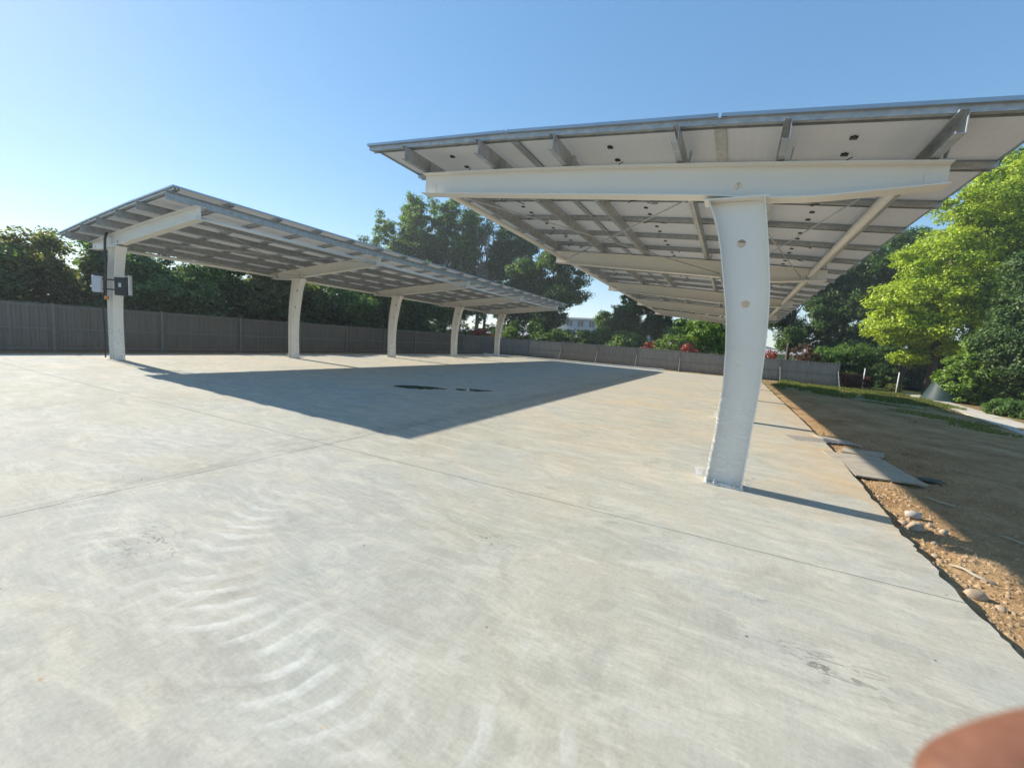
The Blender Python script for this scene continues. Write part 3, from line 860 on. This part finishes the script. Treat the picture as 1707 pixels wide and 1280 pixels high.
def blob(seed, h0, h1, rx, n=6, sx=1.0, rm=1.0):
    """lobes of an uneven crown between heights h0 and h1, overall radius rx"""
    g = random.Random(seed); H = h1-h0; out = []
    for i in range(n):
        t = (i+.5)/n; env = math.sin(math.pi*(.18+.72*t))**.7
        an = g.uniform(0, 6.28); rr = rx*env*g.uniform(.25, .62)*(1.6-.6*rm)
        out.append((math.cos(an)*rr*sx, math.sin(an)*rr, h0+H*t, rx*env*g.uniform(.42, .75)*sx*rm, rx*env*g.uniform(.42, .75)*rm, max(H/n, H/9)*g.uniform(.8, 1.4)*(.5+.5*rm)))
    return out

# tree kinds (unit designs, copied with own turn and size)
K = {}
def kind(key, h0, h1, rx, mat, seed, ncl, cr, nl, size, bark='bark', tr=.16, n=6, multi=1, rm=1.0, **kw):
    lb = blob(seed, h0, h1, rx, n, 1.0, rm)
    K[key] = (trunk_mesh(h1*.86, tr, lb, M[bark], seed, multi=multi), crown_mesh('crown', lb, ncl, cr, nl, size, M[mat], seed, **kw), h1)
kind('lowA', .3, 4.6, 2.3, 'leaf_row', 11, 420, .42, 75, .085)
kind('lowB', .4, 5.2, 2.2, 'leaf_row_dark', 12, 420, .42, 75, .09)
kind('lowC', .2, 4.2, 2.5, 'leaf_olive', 13, 420, .42, 75, .085)
kind('tallA', 3.2, 18, 4.2, 'leaf_mid', 21, 760, .55, 75, .125, 'pale_bark', .22, 20, rm=.62, shell=.35)
kind('tallB', 2.6, 17, 4.6, 'leaf_dark', 22, 800, .58, 75, .125, 'bark', .24, 20, rm=.62, shell=.35)
kind('tallC', 3.5, 16, 3.6, 'leaf_mid', 23, 330, .5, 65, .12, 'pale_bark', .13, 16, multi=6, rm=.55, shell=.3)
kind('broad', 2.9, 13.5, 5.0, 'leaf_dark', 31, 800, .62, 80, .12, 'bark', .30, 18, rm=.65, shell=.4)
kind('broadS', 2.6, 8.6, 3.6, 'leaf_dark', 32, 460, .48, 80, .10, 'bark', .2, 12, rm=.7, shell=.4)
kind('shrub', .1, 2.6, 1.5, 'leaf_bright', 41, 150, .34, 70, .085, 'pale_bark', .05, 4)
kind('shrubD', .1, 2.2, 1.5, 'leaf_mid', 42, 150, .34, 70, .085, 'bark', .05, 4)
kind('flower', .1, 1.3, 1.1, 'petal_red', 43, 70, .26, 40, .07, 'bark', .04, 3)

def put(key, name, label, cat, x, y, h, rz, wd=1.0, group=None):
    tm, cm, hh = K[key]; z = gh(x, y)
    s = (h-z)/hh
    return tree(name, label, cat, (x, y), tm, cm, rz, (s*wd, s*wd, s), group)

G1 = 'trees behind the left fence'
rowdef = [  # key, x, y, top height, width, label
 ('lowA', -27.2, .4, 2.9, 1.4, 'low bushy green tree cut by the left edge of the photo'),
 ('lowB', -28.2, 3.2, 3.3, 1.4, 'second low dark tree from the left edge behind the fence'),
 ('lowA', -27.0, 5.2, 3.4, 1.3, 'mid green tree at the dip in the treeline left of the inverter'),
 ('lowC', -28.0, 7.0, 4.3, 1.0, 'pale olive tree with pointed tips just left of the inverter'),
 ('lowA', -28.6, 8.9, 4.8, 1.0, 'taller green tree rising behind the inverter box'),
 ('lowB', -28.0, 10.3, 5.0, 1.1, 'dark tree just right of the first left carport column'),
 ('lowA', -27.0, 12.2, 4.6, 1.1, 'mid green tree between the first two columns, nearest the switch box'),
 ('lowB', -28.0, 13.9, 4.9, 1.1, 'dark tree midway between the first two left columns'),
 ('lowC', -27.0, 15.6, 4.8, 1.1, 'olive tree left of the second left column'),
 ('lowB', -28.0, 17.6, 5.2, 1.2, 'dark tree directly behind the second left column'),
 ('lowA', -28.0, 20.1, 5.6, 1.2, 'green tree right of the second left column'),
 ('lowB', -29.0, 23.0, 6.4, 1.2, 'dark tree midway between the second and third left columns'),
 ('lowC', -30.0, 26.6, 7.0, 1.0, 'speckled olive tree left of the third left column'),
 ('lowB', -31.0, 30.5, 7.4, 1.2, 'dark tree behind the third left column'),
 ('lowB', -31.5, 36.0, 8.0, 1.1, 'dark tree behind the fourth left column'),
]
for i, (k, x, y, h, wd, lb) in enumerate(rowdef):
    put(k, 'leafy_tree', lb, 'tree', x, y, h, i*1.9, wd, G1)
G2 = 'tall trees beyond the far fence corner'
for i, (k, x, y, h, wd, lb) in enumerate([
 ('tallB', -48.0, 43.0, 13.5, 1.1, 'shorter leftmost tree of the tall group over the left carport roof'),
 ('tallA', -45.0, 45.0, 17.0, 1.1, 'second tree from the left in the tall group over the left carport'),
 ('tallA', -41.5, 47.0, 20.0, 1.05, 'tallest mid green tree in the group over the left carport'),
 ('tallB', -38.5, 50.0, 18.6, 1.1, 'dark tall tree just right of the tallest one'),
 ('tallA', -35.5, 48.5, 20.0, 1.05, 'tall green tree ending the group under the right roof edge'),
 ('tallC', -31.5, 49.0, 18.5, 1.15, 'thin many stemmed tree with sky showing between its stems'),
 ('tallB', -28.0, 52.0, 18.0, 1.1, 'dark tall tree at the right of the tall group'),
 ('broad', -19.6, 46.5, 14.5, .95, 'broad near black tree between the two carport roofs'),
 ('tallB', -24.0, 50.0, 15.0, .75, 'dark tree behind the end of the left carport roof'),
 ('broadS', -10.6, 47.5, 8.3, .9, 'spreading dark tree right of the sky gap'),
 ('broadS', -8.0, 51.0, 8.8, .8, 'dark tree with bare trunk left of the pale shrubs'),
 ('broadS', -3.5, 52.0, 8.4, 1.0, 'dark tree behind the bright shrubs at the far end'),
 ('broad', .8, 50.0, 11.0, .8, 'dark tree behind the near right column'),
 ]):
    put(k, 'tall_tree', lb, 'tree', x, y, h, i*2.3+.4, wd, G2)
G3 = 'shrubs behind the far fence'
for i, (k, x, y, h, wd, lb) in enumerate([
 ('shrub', -5.0, 41.6, 3.5, 1.0, 'bright green shrub left of the tallest shrub behind the far fence'),
 ('shrub', -3.6, 42.0, 4.1, 1.0, 'tallest bright green shrub behind the far fence'),
 ('shrub', -1.5, 40.4, 3.8, 1.0, 'bright green shrub touching the near right column on its left'),
 ('shrubD', -10.3, 42.5, 2.9, 1.2, 'dark round shrub in front of the leaning trunk'),
 ('shrubD', -8.5, 43.5, 2.6, 1.0, 'low green shrub between the two dark trunks'),
 ('shrub', -22.5, 41.5, 3.2, .6, 'slim pale green shrub left of the last left column'),
 ('shrub', -19.9, 42.5, 3.3, .6, 'slim pale green shrub right of the last left column'),
 ('shrubD', -17.8, 43.0, 2.7, 1.4, 'low clipped green shrub behind the far fence'),
 ('shrubD', -14.8, 44.5, 2.8, 1.2, 'low shrub beneath the broad near black tree'),
 ('shrub', -12.5, 52.0, 4.8, .9, 'pale shrub far off in the sky gap'),
 ('shrubD', -15.2, 55.0, 5.6, .8, 'dark shrub in front of the left end of the pale building'),
 ('shrubD', -11.2, 50.0, 5.0, .7, 'dark shrub in front of the middle of the pale building'),
 ]):
    put(k, 'green_shrub', lb, 'shrub', x, y, h, i*1.3, wd, G3)
uh = []
gq = random.Random(8)
for x in np.arange(0, 36, 1.1):
    uh.append((x, .9*math.sin(x*1.3), gq.uniform(.9, 1.5), 1.2, 1.1, gq.uniform(1.1, 1.9)))
tree('overgrown_hedge', 'long dark overgrown hedge at the foot of the tall trees beyond the far fence', 'hedge', (-47, 43.2, .1),
     trunk_mesh(1.5, .05, uh[:4], M['bark'], 99), crown_mesh('crown', uh, 900, .45, 60, .10, M['leaf_dark'], 99))
for i, (x, y, h, wd, lb) in enumerate([
 (-2.9, 38.4, 1.8, .8, 'red flowering bush in front of the tallest bright shrub'),
 (-6.3, 39.2, 1.78, .6, 'small red flowering bush left of the bright shrubs'),
 (-24.4, 38.8, 1.95, .9, 'red flowering bush between the last two left columns'),
 (2.2, 38.4, 1.75, .6, 'red flowering bush just right of the near right column'),
 ]):
    put('flower', 'flowering_bush', lb, 'bush', x, y, h, i*1.1, wd, 'red flowering bushes')

# --- right-hand garden trees
lime_l = [(0, 0, 4.2, 3.0, 2.8, 1.4), (-1.2, -.6, 5.6, 2.4, 2.3, 1.3), (1.0, .4, 6.4, 2.6, 2.4, 1.4), (-.3, -.3, 8.2, 2.3, 2.1, 1.5), (1.4, .2, 9.6, 2.2, 2.0, 1.5),
          (.6, -.2, 11.4, 2.0, 1.9, 1.5), (2.0, .4, 12.4, 1.7, 1.7, 1.4), (-2.2, -.7, 4.4, 1.6, 1.6, 1.2), (2.6, .8, 7.6, 2.0, 1.9, 1.5), (3.4, .2, 9.8, 2.0, 1.9, 1.4), (4.4, .6, 12.0, 1.9, 1.8, 1.3), (3.2, -.2, 5.2, 1.8, 1.7, 1.3), (4.6, .4, 8.2, 1.7, 1.6, 1.2)]
tree('lime_green_tree', 'sunlit yellow green tree beside the right carport roof', 'tree', (10.8, 34.2),
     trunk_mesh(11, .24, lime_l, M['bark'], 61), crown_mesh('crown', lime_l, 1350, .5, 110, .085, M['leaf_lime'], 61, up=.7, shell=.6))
dk = [(0, 0, 2.8, 2.4, 2.4, 1.5), (.3, -.4, 4.6, 2.3, 2.3, 1.5), (.2, .4, 6.4, 1.9, 2.0, 1.3)]
tree('magnolia_tree', 'dark tree with large glossy leaves at the right edge of the photo', 'tree', (12.75, 28.2),
     trunk_mesh(9, .2, dk, M['bark'], 62), crown_mesh('crown', dk, 620, .5, 110, .075, M['leaf_gloss'], 62, up=.4))
tree('garden_tree', 'tall mid green tree behind the sunlit yellow green tree', 'tree', (16.8, 39.0), K['broad'][0], crown_mesh('crown', blob(63, 5.5, 16.5, 5.0, 8), 420, .75, 75, .16, M['leaf_bright'], 63), .6)
for i, (x, y, h, wd, lb) in enumerate([
 (4.6, 47.0, 12.6, .75, 'dark tree just right of the near right column'),
 (8.2, 46.5, 12.2, .8, 'dark tree left of the yellow green tree'),
 (11.5, 50.0, 14.5, .9, 'tall dark tree whose top shows in the sky gap by the right roof'),
 (21.5, 40.0, 12.5, 1.0, 'dark tree filling the shade behind the glossy leaved tree'),
 (13.0, 41.0, 9.5, .85, 'shaded dark tree directly behind the yellow green tree')]):
    put('broad', 'garden_tree', lb, 'tree', x, y, h, 1+i*1.7, wd, 'dark trees at the back of the garden')
def bush(name, label, loc, lobes, mat, ncl, cr, nl, size, seed, cat='bush', bark='bark', tr=.05):
    return tree(name, label, cat, loc, trunk_mesh(max(l[2] for l in lobes), tr, lobes, M[bark], seed, multi=3), crown_mesh('crown', lobes, ncl, cr, nl, size, M[mat], seed, up=.6))
bush('green_bush', 'bright green rounded bush beside the green tarp', (10.75, 29.4, -.12),
     [(0, 0, .9, 1.1, 1.1, .8), (.2, .1, 1.9, 1.05, 1.0, .8), (.35, 0, 2.9, .8, .8, .75), (-.5, -.2, 1.2, .7, .7, .6)], 'leaf_bright', 260, .3, 90, .075, 71)
bush('green_bush', 'dark green bush in shade right of the bright rounded bush', (12.2, 29.4, -.12),
     [(0, 0, .8, 1.3, 1.2, .9), (.2, 0, 1.9, 1.1, 1.1, .8)], 'leaf_mid', 200, .3, 80, .075, 72)
bush('topiary_tree', 'small tree with umbrella crown on a bare crooked stem', (9.6, 33.8, -.12),
     [(0, 0, 2.35, .95, .9, .38), (-.4, 0, 2.15, .6, .6, .3)], 'leaf_lime', 90, .24, 80, .06, 73, 'tree', 'bark', .09)
bush('leafy_bush', 'shaded green bush at the end of the far fence', (7.6, 40.5, -.12),
     [(0, 0, 1.0, 1.6, 1.3, 1.0), (.6, 0, 2.2, 1.4, 1.2, .9), (-.8, 0, 2.0, 1.2, 1.1, .8)], 'leaf_mid', 260, .36, 75, .085, 74)
for i, (x, y, lb) in enumerate([(11.6, 46.0, 'dark shrub in the shade left of the yellow green tree trunk'), (15.2, 46.5, 'dark shrub directly behind the yellow green tree trunk'), (18.6, 44.0, 'dark shrub in the shade right of the yellow green tree trunk'), (9.0, 48.0, 'dark shrub behind the thin pale poles')]):
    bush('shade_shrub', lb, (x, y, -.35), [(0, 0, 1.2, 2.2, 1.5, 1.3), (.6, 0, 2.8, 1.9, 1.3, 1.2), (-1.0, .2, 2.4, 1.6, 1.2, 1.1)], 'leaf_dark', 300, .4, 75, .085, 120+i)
bush('twiggy_bush', 'reddish brown bush fanning bare pale stems', (4.3, 38.6, -.12),
     [(.5, 0, 2.2, .7, .6, .6), (1.0, 0, 1.9, .6, .6, .5)], 'leaf_brown', 70, .26, 60, .06, 75, 'bush', 'pale_bark', .03)
bush('leafy_bush', 'dark low bush behind the brick red board', (8.4, 42.5, -.12),
     [(0, 0, .7, 1.2, .9, .7), (.9, .2, .6, .9, .8, .6)], 'leaf_dark', 150, .3, 70, .08, 76)
bush('flowering_bush', 'reddish low bush right of the brick red board', (7.9, 39.0, -.12),
     [(0, 0, .5, .9, .7, .5), (.7, 0, .45, .6, .6, .4)], 'leaf_brown', 100, .22, 70, .06, 77)
for i, (x, y, s, lb) in enumerate([(9.9, 30.3, .5, 'small weedy plant left of the green tarp'), (8.9, 33.0, .6, 'yellowish weeds left of the crooked topiary stem'), (8.4, 36.6, .6, 'tuft of weeds behind the path end')]):
    bush('weed_plant', lb, (x, y, -.1), [(0, 0, .35*s*1.6, .6*s, .6*s, .4*s), (.3*s, .1, .6*s, .4*s, .4*s, .4*s)], 'leaf_olive', 50, .16, 60, .045, 80+i, 'plant', 'bark', .015)
# clipped hedge along the path
for o in list(col.objects):
    if o.parent is None and o.name.split('.')[0] in ('lime_green_tree', 'magnolia_tree', 'garden_tree', 'green_bush', 'topiary_tree', 'weed_plant') and o.location.y > 20:
        o.location = (o.location.x*1.17, o.location.y*1.17, -.32); o.scale = o.scale*1.17
hl = [(t*4.6*.72, t*4.6*.69, .42, .75, .7, .42) for t in np.linspace(0, 1, 7)]
bush('clipped_hedge', 'low dark clipped hedge along the right side of the path', (11.7, 26.5, -.32), hl, 'leaf_dark', 420, .24, 80, .05, 90, 'hedge')
bush('round_bush', 'small sunlit round bush at the near end of the clipped hedge', (11.2, 27.1, -.32), [(0, 0, .4, .55, .5, .45)], 'leaf_mid', 80, .2, 80, .05, 91)

# grass between soil and trees on the right: sparse tufts
def grass(name, n, xr, yr, hgt, seed, mat):
    g = np.random.default_rng(seed)
    x = g.uniform(*xr, n*3); y = g.uniform(*yr, n*3)
    mk = np.array([mnoise.noise(Vector((a*.55, b*.4, seed)))+.5*mnoise.noise(Vector((a*2.1, b*1.7, seed))) for a, b in zip(x, y)])
    ed = np.minimum(np.minimum(x-xr[0], xr[1]-x)/1.2, np.minimum(y-yr[0], yr[1]-y)/2.5)
    ok = np.where((mk+np.minimum(ed, 1)*.5-.45 > g.uniform(-.25, .25, len(x))))[0][:n]; x = x[ok]; y = y[ok]; n = len(ok)
    z = np.array([sh(a, b) for a, b in zip(x, y)])
    an = g.uniform(0, 6.28, n); h = hgt*(.4+.9*g.random(n)); wd = .012+.014*g.random(n)
    dx, dy = np.cos(an), np.sin(an); bx = g.normal(size=n)*.4*h; by = g.normal(size=n)*.4*h
    v = np.stack([np.stack([x-dx*wd, y-dy*wd, z-.01], 1), np.stack([x+dx*wd, y+dy*wd, z-.01], 1), np.stack([x+bx, y+by, z+h], 1)], 1).reshape(-1, 3)
    o = link(name, np_mesh(name, v, np.arange(n*3, dtype=np.int32).reshape(-1, 3), mat))
    return o
tag(grass('grass', 30000, (2.4, 10.5), (26, 38.5), .16, 1, M['leaf_olive']), 'patchy sunlit grass at the far end of the bare soil', 'grass', kind='stuff')
tag(grass('grass', 7000, (5.5, 9.0), (17, 28), .05, 2, M['leaf_olive']), 'thin shaded grass growing over the soil beside the path', 'grass', kind='stuff')

# ------------------------------------------------------------------ far building
bl = empty('office_building', (-27.5, 98, gh(-20, 98)), R(-6)); tag(bl, 'pale flat roofed building with dark windows seen far beyond the fence', 'building')
mb = MB(); mb.box(-11, 0, -1, 22, 12, 4.6); mb.build('wall', M['wall_pale'], bl)
mb = MB(); mb.box(-11.4, -.5, 4.6, 22.4, 12.4, 5.0); mb.build('roof', M['kerb'], bl)
wm = MB(); wm.box(-.75, -.06, 0, .75, .05, 1.5); WM = wm.mesh('window', M['window_dark'])
fm = MB()
for (a0, b0, a1, b1) in ((-.82, -.07, .82, 0), (-.82, 1.5, .82, 1.57), (-.82, 0, -.75, 1.5), (.75, 0, .82, 1.5), (-.03, 0, .03, 1.5)): fm.box(a0, -.10, b0, a1, -.061, b1)
FMm = fm.mesh('window_frame', M['pole'])
for r_ in range(2):
    for k in range(11):
        o = link('window', WM, bl, (-9.5+k*3.0, 0, .5+r_*2.3)); link('window_frame', FMm, o)

# ------------------------------------------------------------------ small things on the right
bd = empty('plywood_board', (2.03, 8.42, 0), R(8)); tag(bd, 'large flat pale board lying half shaded at the slab edge, nearest of the boards', 'board')
mb = MB(); mb.box(-.42, -.72, -.012, .42, .72, .012); o = mb.build('board_sheet', M['timber'], bd, bevel=.003); o.rotation_euler = (R(1.5), R(-.6), 0)
bd.location = (2.13, 8.42, -.012)
o = MB().box(-.35, -.3, -.01, .35, .3, .01).build('plywood_board', M['timber']); o.location = (2.12, 10.75, -.02); o.rotation_euler = (R(-2), R(5), R(12)); tag(o, 'smaller pale board lying in shade at the slab edge beyond the wire mesh', 'board')
o = MB().box(-.3, -.2, -.01, .3, .2, .01).build('plywood_board', M['timber']); o.location = (2.35, 9.75, -.03); o.rotation_euler = (R(2), R(-3), R(-14)); tag(o, 'short grey board in shade between the large board and the wire mesh', 'board')
mesh_r = empty('wire_mesh', (1.72, 10.15, .02), R(20)); tag(mesh_r, 'flat piece of wire mesh lying over the slab edge', 'mesh sheet')
mb = MB()
for k in range(11): mb.tube([(-.5+.1*k, -.2, 0), (-.5+.1*k, .2, 0)], .004, 4)
mb.build('cross_wire', M['galv'], mesh_r)
mb = MB()
for k in range(5): mb.tube([(-.52, -.2+.1*k, .006), (.52, -.2+.1*k, .006)], .004, 4)
mb.build('long_wire', M['galv'], mesh_r)

def stone_mesh(seed, mat, flat=.7):
    bm = bmesh.new(); bmesh.ops.create_icosphere(bm, subdivisions=2, radius=1)
    for v in bm.verts:
        n = mnoise.noise(v.co*1.3+Vector((seed*3.1, 0, 0))); n2 = mnoise.noise(v.co*3+Vector((0, seed, 0)))
        v.co *= 1+.35*n+.12*n2; v.co.z *= flat
    me = bpy.data.meshes.new('stone'); bm.to_mesh(me); bm.free()
    for p in me.polygons: p.use_smooth = True
    me.materials.append(mat); return me
ST = [stone_mesh(k, M['stone']) for k in range(6)]
PS = stone_mesh(9, M['pale_stone'], .6)
def stone(me, x, y, s, label, rz, group=None, st=(1, 1, 1)):
    o = link('stone', me, None, (x, y, sh(x, y)+s*.25*st[2]), (0, 0, rz)); o.scale = (s*st[0], s*st[1], s*st[2]); tag(o, label, 'stone', group); return o
stone(PS, 2.02, 6.16, .075, 'large pale stone on the soil near the tip of the column shadow', .4, None, (1.1, .85, 1.15))
stone(ST[4], 1.92, 5.72, .08, 'large grey stone at the slab edge beside the tip of the column shadow', 1.2, None, (1.1, .9, 1.2))
stone(ST[1], 1.86, 5.88, .045, 'small white stone between the two large stones', .4)
stone(ST[2], 1.86, 4.34, .06, 'rounded tan stone at the slab edge in sunlight', .1, None, (1.15, .8, 1.1))
stone(ST[3], 2.35, 4.35, .06, 'flat reddish stone further out on the sunlit soil', 2.2, None, (1.2, .85, .9))
g = random.Random(4)
for k in range(18):
    y = g.uniform(3.0, 5.4) if k < 13 else g.uniform(5.4, 9.5); x = 1.76 + (g.random()**1.3)*(1.0 if y < 5.4 else .5) + (.08 if y < 5.4 else .1)
    s = g.uniform(.022, .046)
    stone(g.choice(ST), x, y, s, 'small brown stone scattered on the soil beside the slab edge', g.uniform(0, 6.2), 'loose stones beside the slab', (1, g.uniform(.65, 1), g.uniform(.8, 1.2)))
# gravel crumbs nobody could count
g2 = np.random.default_rng(3); n = 11000
x = 1.72+g2.random(n)**1.2*2.2; y = 2.6+g2.random(n)**1.3*9.5; s = .004+.026*g2.random(n)**3.2
z = np.array([sh(a, b) for a, b in zip(x, y)])
tet = np.array([(1, 0, -.4), (-.5, .87, -.4), (-.5, -.87, -.4), (.1, 0, .9)])
ang = g2.uniform(0, 6.28, n); ca, sa = np.cos(ang), np.sin(ang)
V = np.stack([np.stack([x+s*(p[0]*ca-p[1]*sa), y+s*(p[0]*sa+p[1]*ca), z+s*p[2]+s*.2], 1) for p in tet], 1).reshape(-1, 3)
b = (np.arange(n)*4)[:, None]
Fq = np.concatenate([b+np.array([[0, 1, 3]]), b+np.array([[1, 2, 3]]), b+np.array([[2, 0, 3]])])
tag(link('gravel', np_mesh('gravel', V, Fq.astype(np.int32), M['clod'])), 'crumbs of gravel and clods strewn on the sunlit soil', 'gravel', kind='stuff')
for i, (x, y, L, rz, lb) in enumerate([(1.98, 4.75, .30, 2.3, 'thin pale stick on the sunlit soil by the slab edge'), (2.75, 6.0, .32, 2.5, 'grey stick lying in the carport shade on the soil'), (2.5, 7.05, .34, 2.6, 'pale broken stick beyond the large stones')]):
    mb = MB(); mb.tube([(-L/2, 0, 0), (-L*.1, .02, .012), (L*.2, -.012, .016), (L/2, -.01, 0)], [.014, .013, .011, .007], 6)
    o = mb.build('stick', M['timber'], None, True); o.location = (x, y, sh(x, y)+.02); o.rotation_euler = (0, 0, rz); tag(o, lb, 'stick')
mb = MB()
hp = []
for t in np.linspace(0, 1, 24):
    x = 2.6+5.4*t; y = 28.0-2.6*t+.15*math.sin(9*t); hp.append((x, y, sh(x, y)+.03))
mb.tube(hp, .022, 6); o = mb.build('garden_hose', M['hose'], None, True); tag(o, 'thin pale hose stretched across the shaded ground', 'hose')
# crumpled blue-green rag
mb = MB(); vs = []; 
for j in range(5):
    for i in range(7):
        vs.append((i*.05-.15, j*.05-.1, .02+.03*mnoise.noise(Vector((i*.8, j*.8, 2)))))
mb.add(vs, [(j*7+i, j*7+i+1, (j+1)*7+i+1, (j+1)*7+i) for j in range(4) for i in range(6)])
o = mb.build('cloth_scrap', M['tarp'], None, True); o.location = (2.85, 8.35, sh(2.85, 8.35)+.015); tag(o, 'crumpled teal cloth scrap on the shaded soil beyond the board', 'cloth')

# bent pipe, poles, board, tarp
pp = MB(); zz = sh(3.75, 37.6)
pp.tube([(-.12, 0, 0), (0, 0, 1.02), (.06, 0, 1.12), (.26, 0, 1.12), (.31, 0, 1.04), (.30, 0, .1)], .05, 8)
o = pp.build('bent_pipe', M['pole'], None, True); o.location = (3.95, 37.4, zz); tag(o, 'white bent pipe standing at the far end of the soil', 'pipe')
for x, y, h, lb in ((7.4, 44.0, 1.9, 'thin pale pole beside the brick red board'), (8.6, 38.4, 1.6, 'thin pale pole left of the topiary'), (9.9, 36.2, 1.5, 'thin pale pole between the topiary and the green tarp'), (1.55, 36.0, .95, 'short pale post just left of the bent pipe')):
    mb = MB(); mb.tube([(0, 0, -.2), (0, 0, h)], .035, 8); mb.tube([(0, 0, h), (0, 0, h+.03)], [.045, .02], 8)
    o = mb.build('garden_pole', M['pole'], None, True); o.location = (x, y, sh(x, y)); tag(o, lb, 'pole')
rb = empty('notice_board', (6.55, 42.6, -.13), R(14)); tag(rb, 'brick red board on short white legs at the end of the soil', 'board')
mb = MB(); mb.box(-.62, -.03, .42, .62, .03, 1.62); mb.build('board_face', M['red_board'], rb, bevel=.01)
for k in (-.5, -.17, .17, .5): MB().box(k-.04, -.02, 0, k+.04, .02, .419).build('leg', M['pole'], rb)
tp = MB(); n = 16; vs = []; fs = []
prof = [(.95, 0), (.80, .25), (.66, .6), (.52, 1.0), (.36, 1.4), (.2, 1.75), (.05, 1.95)]
for (r_, z) in prof:
    for k in range(n):
        an = 2*math.pi*k/n; w_ = 1+.07*math.sin(5*an+z)+.03*math.sin(11*an)
        vs.append((r_*w_*math.cos(an), r_*w_*math.sin(an), z))
for j in range(len(prof)-1):
    for k in range(n): fs.append((j*n+k, j*n+(k+1) % n, (j+1)*n+(k+1) % n, (j+1)*n+k))
fs.append(tuple((len(prof)-1)*n+k for k in range(n)))
tp.add(vs, fs); o = tp.build('tarp_cover', M['tarp'], None, True); o.scale = (1.17,)*3; o.location = (11.7, 34.6, -.33); tag(o, 'dark green tarp draped in a cone at the end of the path', 'tarp')

# puddles on the slab
def puddle(pts, label):
    c = np.mean(pts, 0); out = []
    for i in range(72):
        t = i/72*len(pts); a = np.array(pts[int(t) % len(pts)]); b_ = np.array(pts[(int(t)+1) % len(pts)]); p = a+(b_-a)*(t % 1)
        out.append((p[0]+.13*mnoise.noise(Vector((p[0]*5, p[1]*5, 0))), p[1]+.13*mnoise.noise(Vector((p[0]*5, p[1]*5, 9))), .004))
    o = MB().add(out, [tuple(range(72))]).build('puddle', M['water']); tag(o, label, 'puddle', kind=None); return o
def lens(x0, y0, x1, y1, wd):
    a = Vector((x0, y0)); b_ = Vector((x1, y1)); n_ = Vector((-(b_-a).y, (b_-a).x)).normalized()
    top = [tuple(a+(b_-a)*t+n_*wd*math.sin(math.pi*t)**.8) for t in np.linspace(0, 1, 9)]
    bot = [tuple(a+(b_-a)*t-n_*wd*math.sin(math.pi*t)**.8) for t in np.linspace(1, 0, 9)][1:-1]
    return top+bot
puddle(lens(-8.45, 8.5, -7.05, 9.5, .34), 'dark thin puddle on the shaded slab, the larger left one')
puddle(lens(-6.93, 9.56, -6.1, 10.4, .22), 'dark thin puddle on the shaded slab, the smaller right one')

# ------------------------------------------------------------------ hand at the lens (lower right)
def skin_obj(name, verts, edges, radii, mat, parent=None, sub=2):
    me = bpy.data.meshes.new(name); me.from_pydata(verts, edges, [])
    o = link(name, me, parent)
    o.modifiers.new('skin', 'SKIN')
    for i, r_ in enumerate(radii):
        me.skin_vertices[0].data[i].radius = (r_, r_); me.skin_vertices[0].data[i].use_root = (i == 0)
    s = o.modifiers.new('sub', 'SUBSURF'); s.levels = sub; s.render_levels = sub+1
    o.modifiers['skin'].use_smooth_shade = True
    me.materials.append(mat)
    return o
# right hand beside the phone: palm to the right, index finger crossing in front of the lens corner
hv = []; he = []; hr = []
def chain(pts, rads, start=None):
    prev = start
    for p, r_ in zip(pts, rads):
        hv.append(Vector(p)); hr.append(r_); i = len(hv)-1
        if prev is not None: he.append((prev, i))
        prev = i
    return prev
# x to the photographer's right, y ahead, z up, in metres from the lens
chain([(.185, -.015, -.100)], [.026])                                   # wrist-side palm (root)
chain([(.160, .020, -.078)], [.022], 0)                                 # palm centre
w1 = len(hv)-1
chain([(.225, -.065, -.130), (.285, -.14, -.175), (.355, -.23, -.235)], [.027, .033, .038], 0)    # wrist, forearm
K1 = chain([(.152, .052, -.066)], [.0125], w1)                         # index knuckle
chain([(.132, .0665, -.066), (.110, .0680, -.0665), (.0940, .0660, -.0700), (.0815, .0640, -.0757)], [.0105, .0098, .0094, .0088], K1)
K2 = chain([(.165, .048, -.084)], [.0125], w1)
chain([(.163, .076, -.098), (.147, .084, -.112), (.129, .078, -.118)], [.0102, .0095, .0085], K2)
K3 = chain([(.178, .038, -.102)], [.012], w1)
chain([(.179, .064, -.118), (.165, .072, -.132), (.147, .065, -.137)], [.0098, .009, .008], K3)
K4 = chain([(.189, .023, -.118)], [.011], w1)
chain([(.193, .044, -.132), (.183, .051, -.144), (.169, .045, -.148)], [.0088, .008, .0072], K4)
chain([(.150, -.012, -.068), (.128, -.018, -.050), (.110, -.012, -.038)], [.0125, .011, .0095], w1)    # thumb behind the phone
hand = empty('hand', (-.0012, -.0006, 1.5968), yaw); tag(hand, 'blurred reddish fingertip of the photographer in the lower right corner', 'hand')
skin_obj('hand_skin', [tuple(v) for v in hv], he, hr, M['skin'], hand)
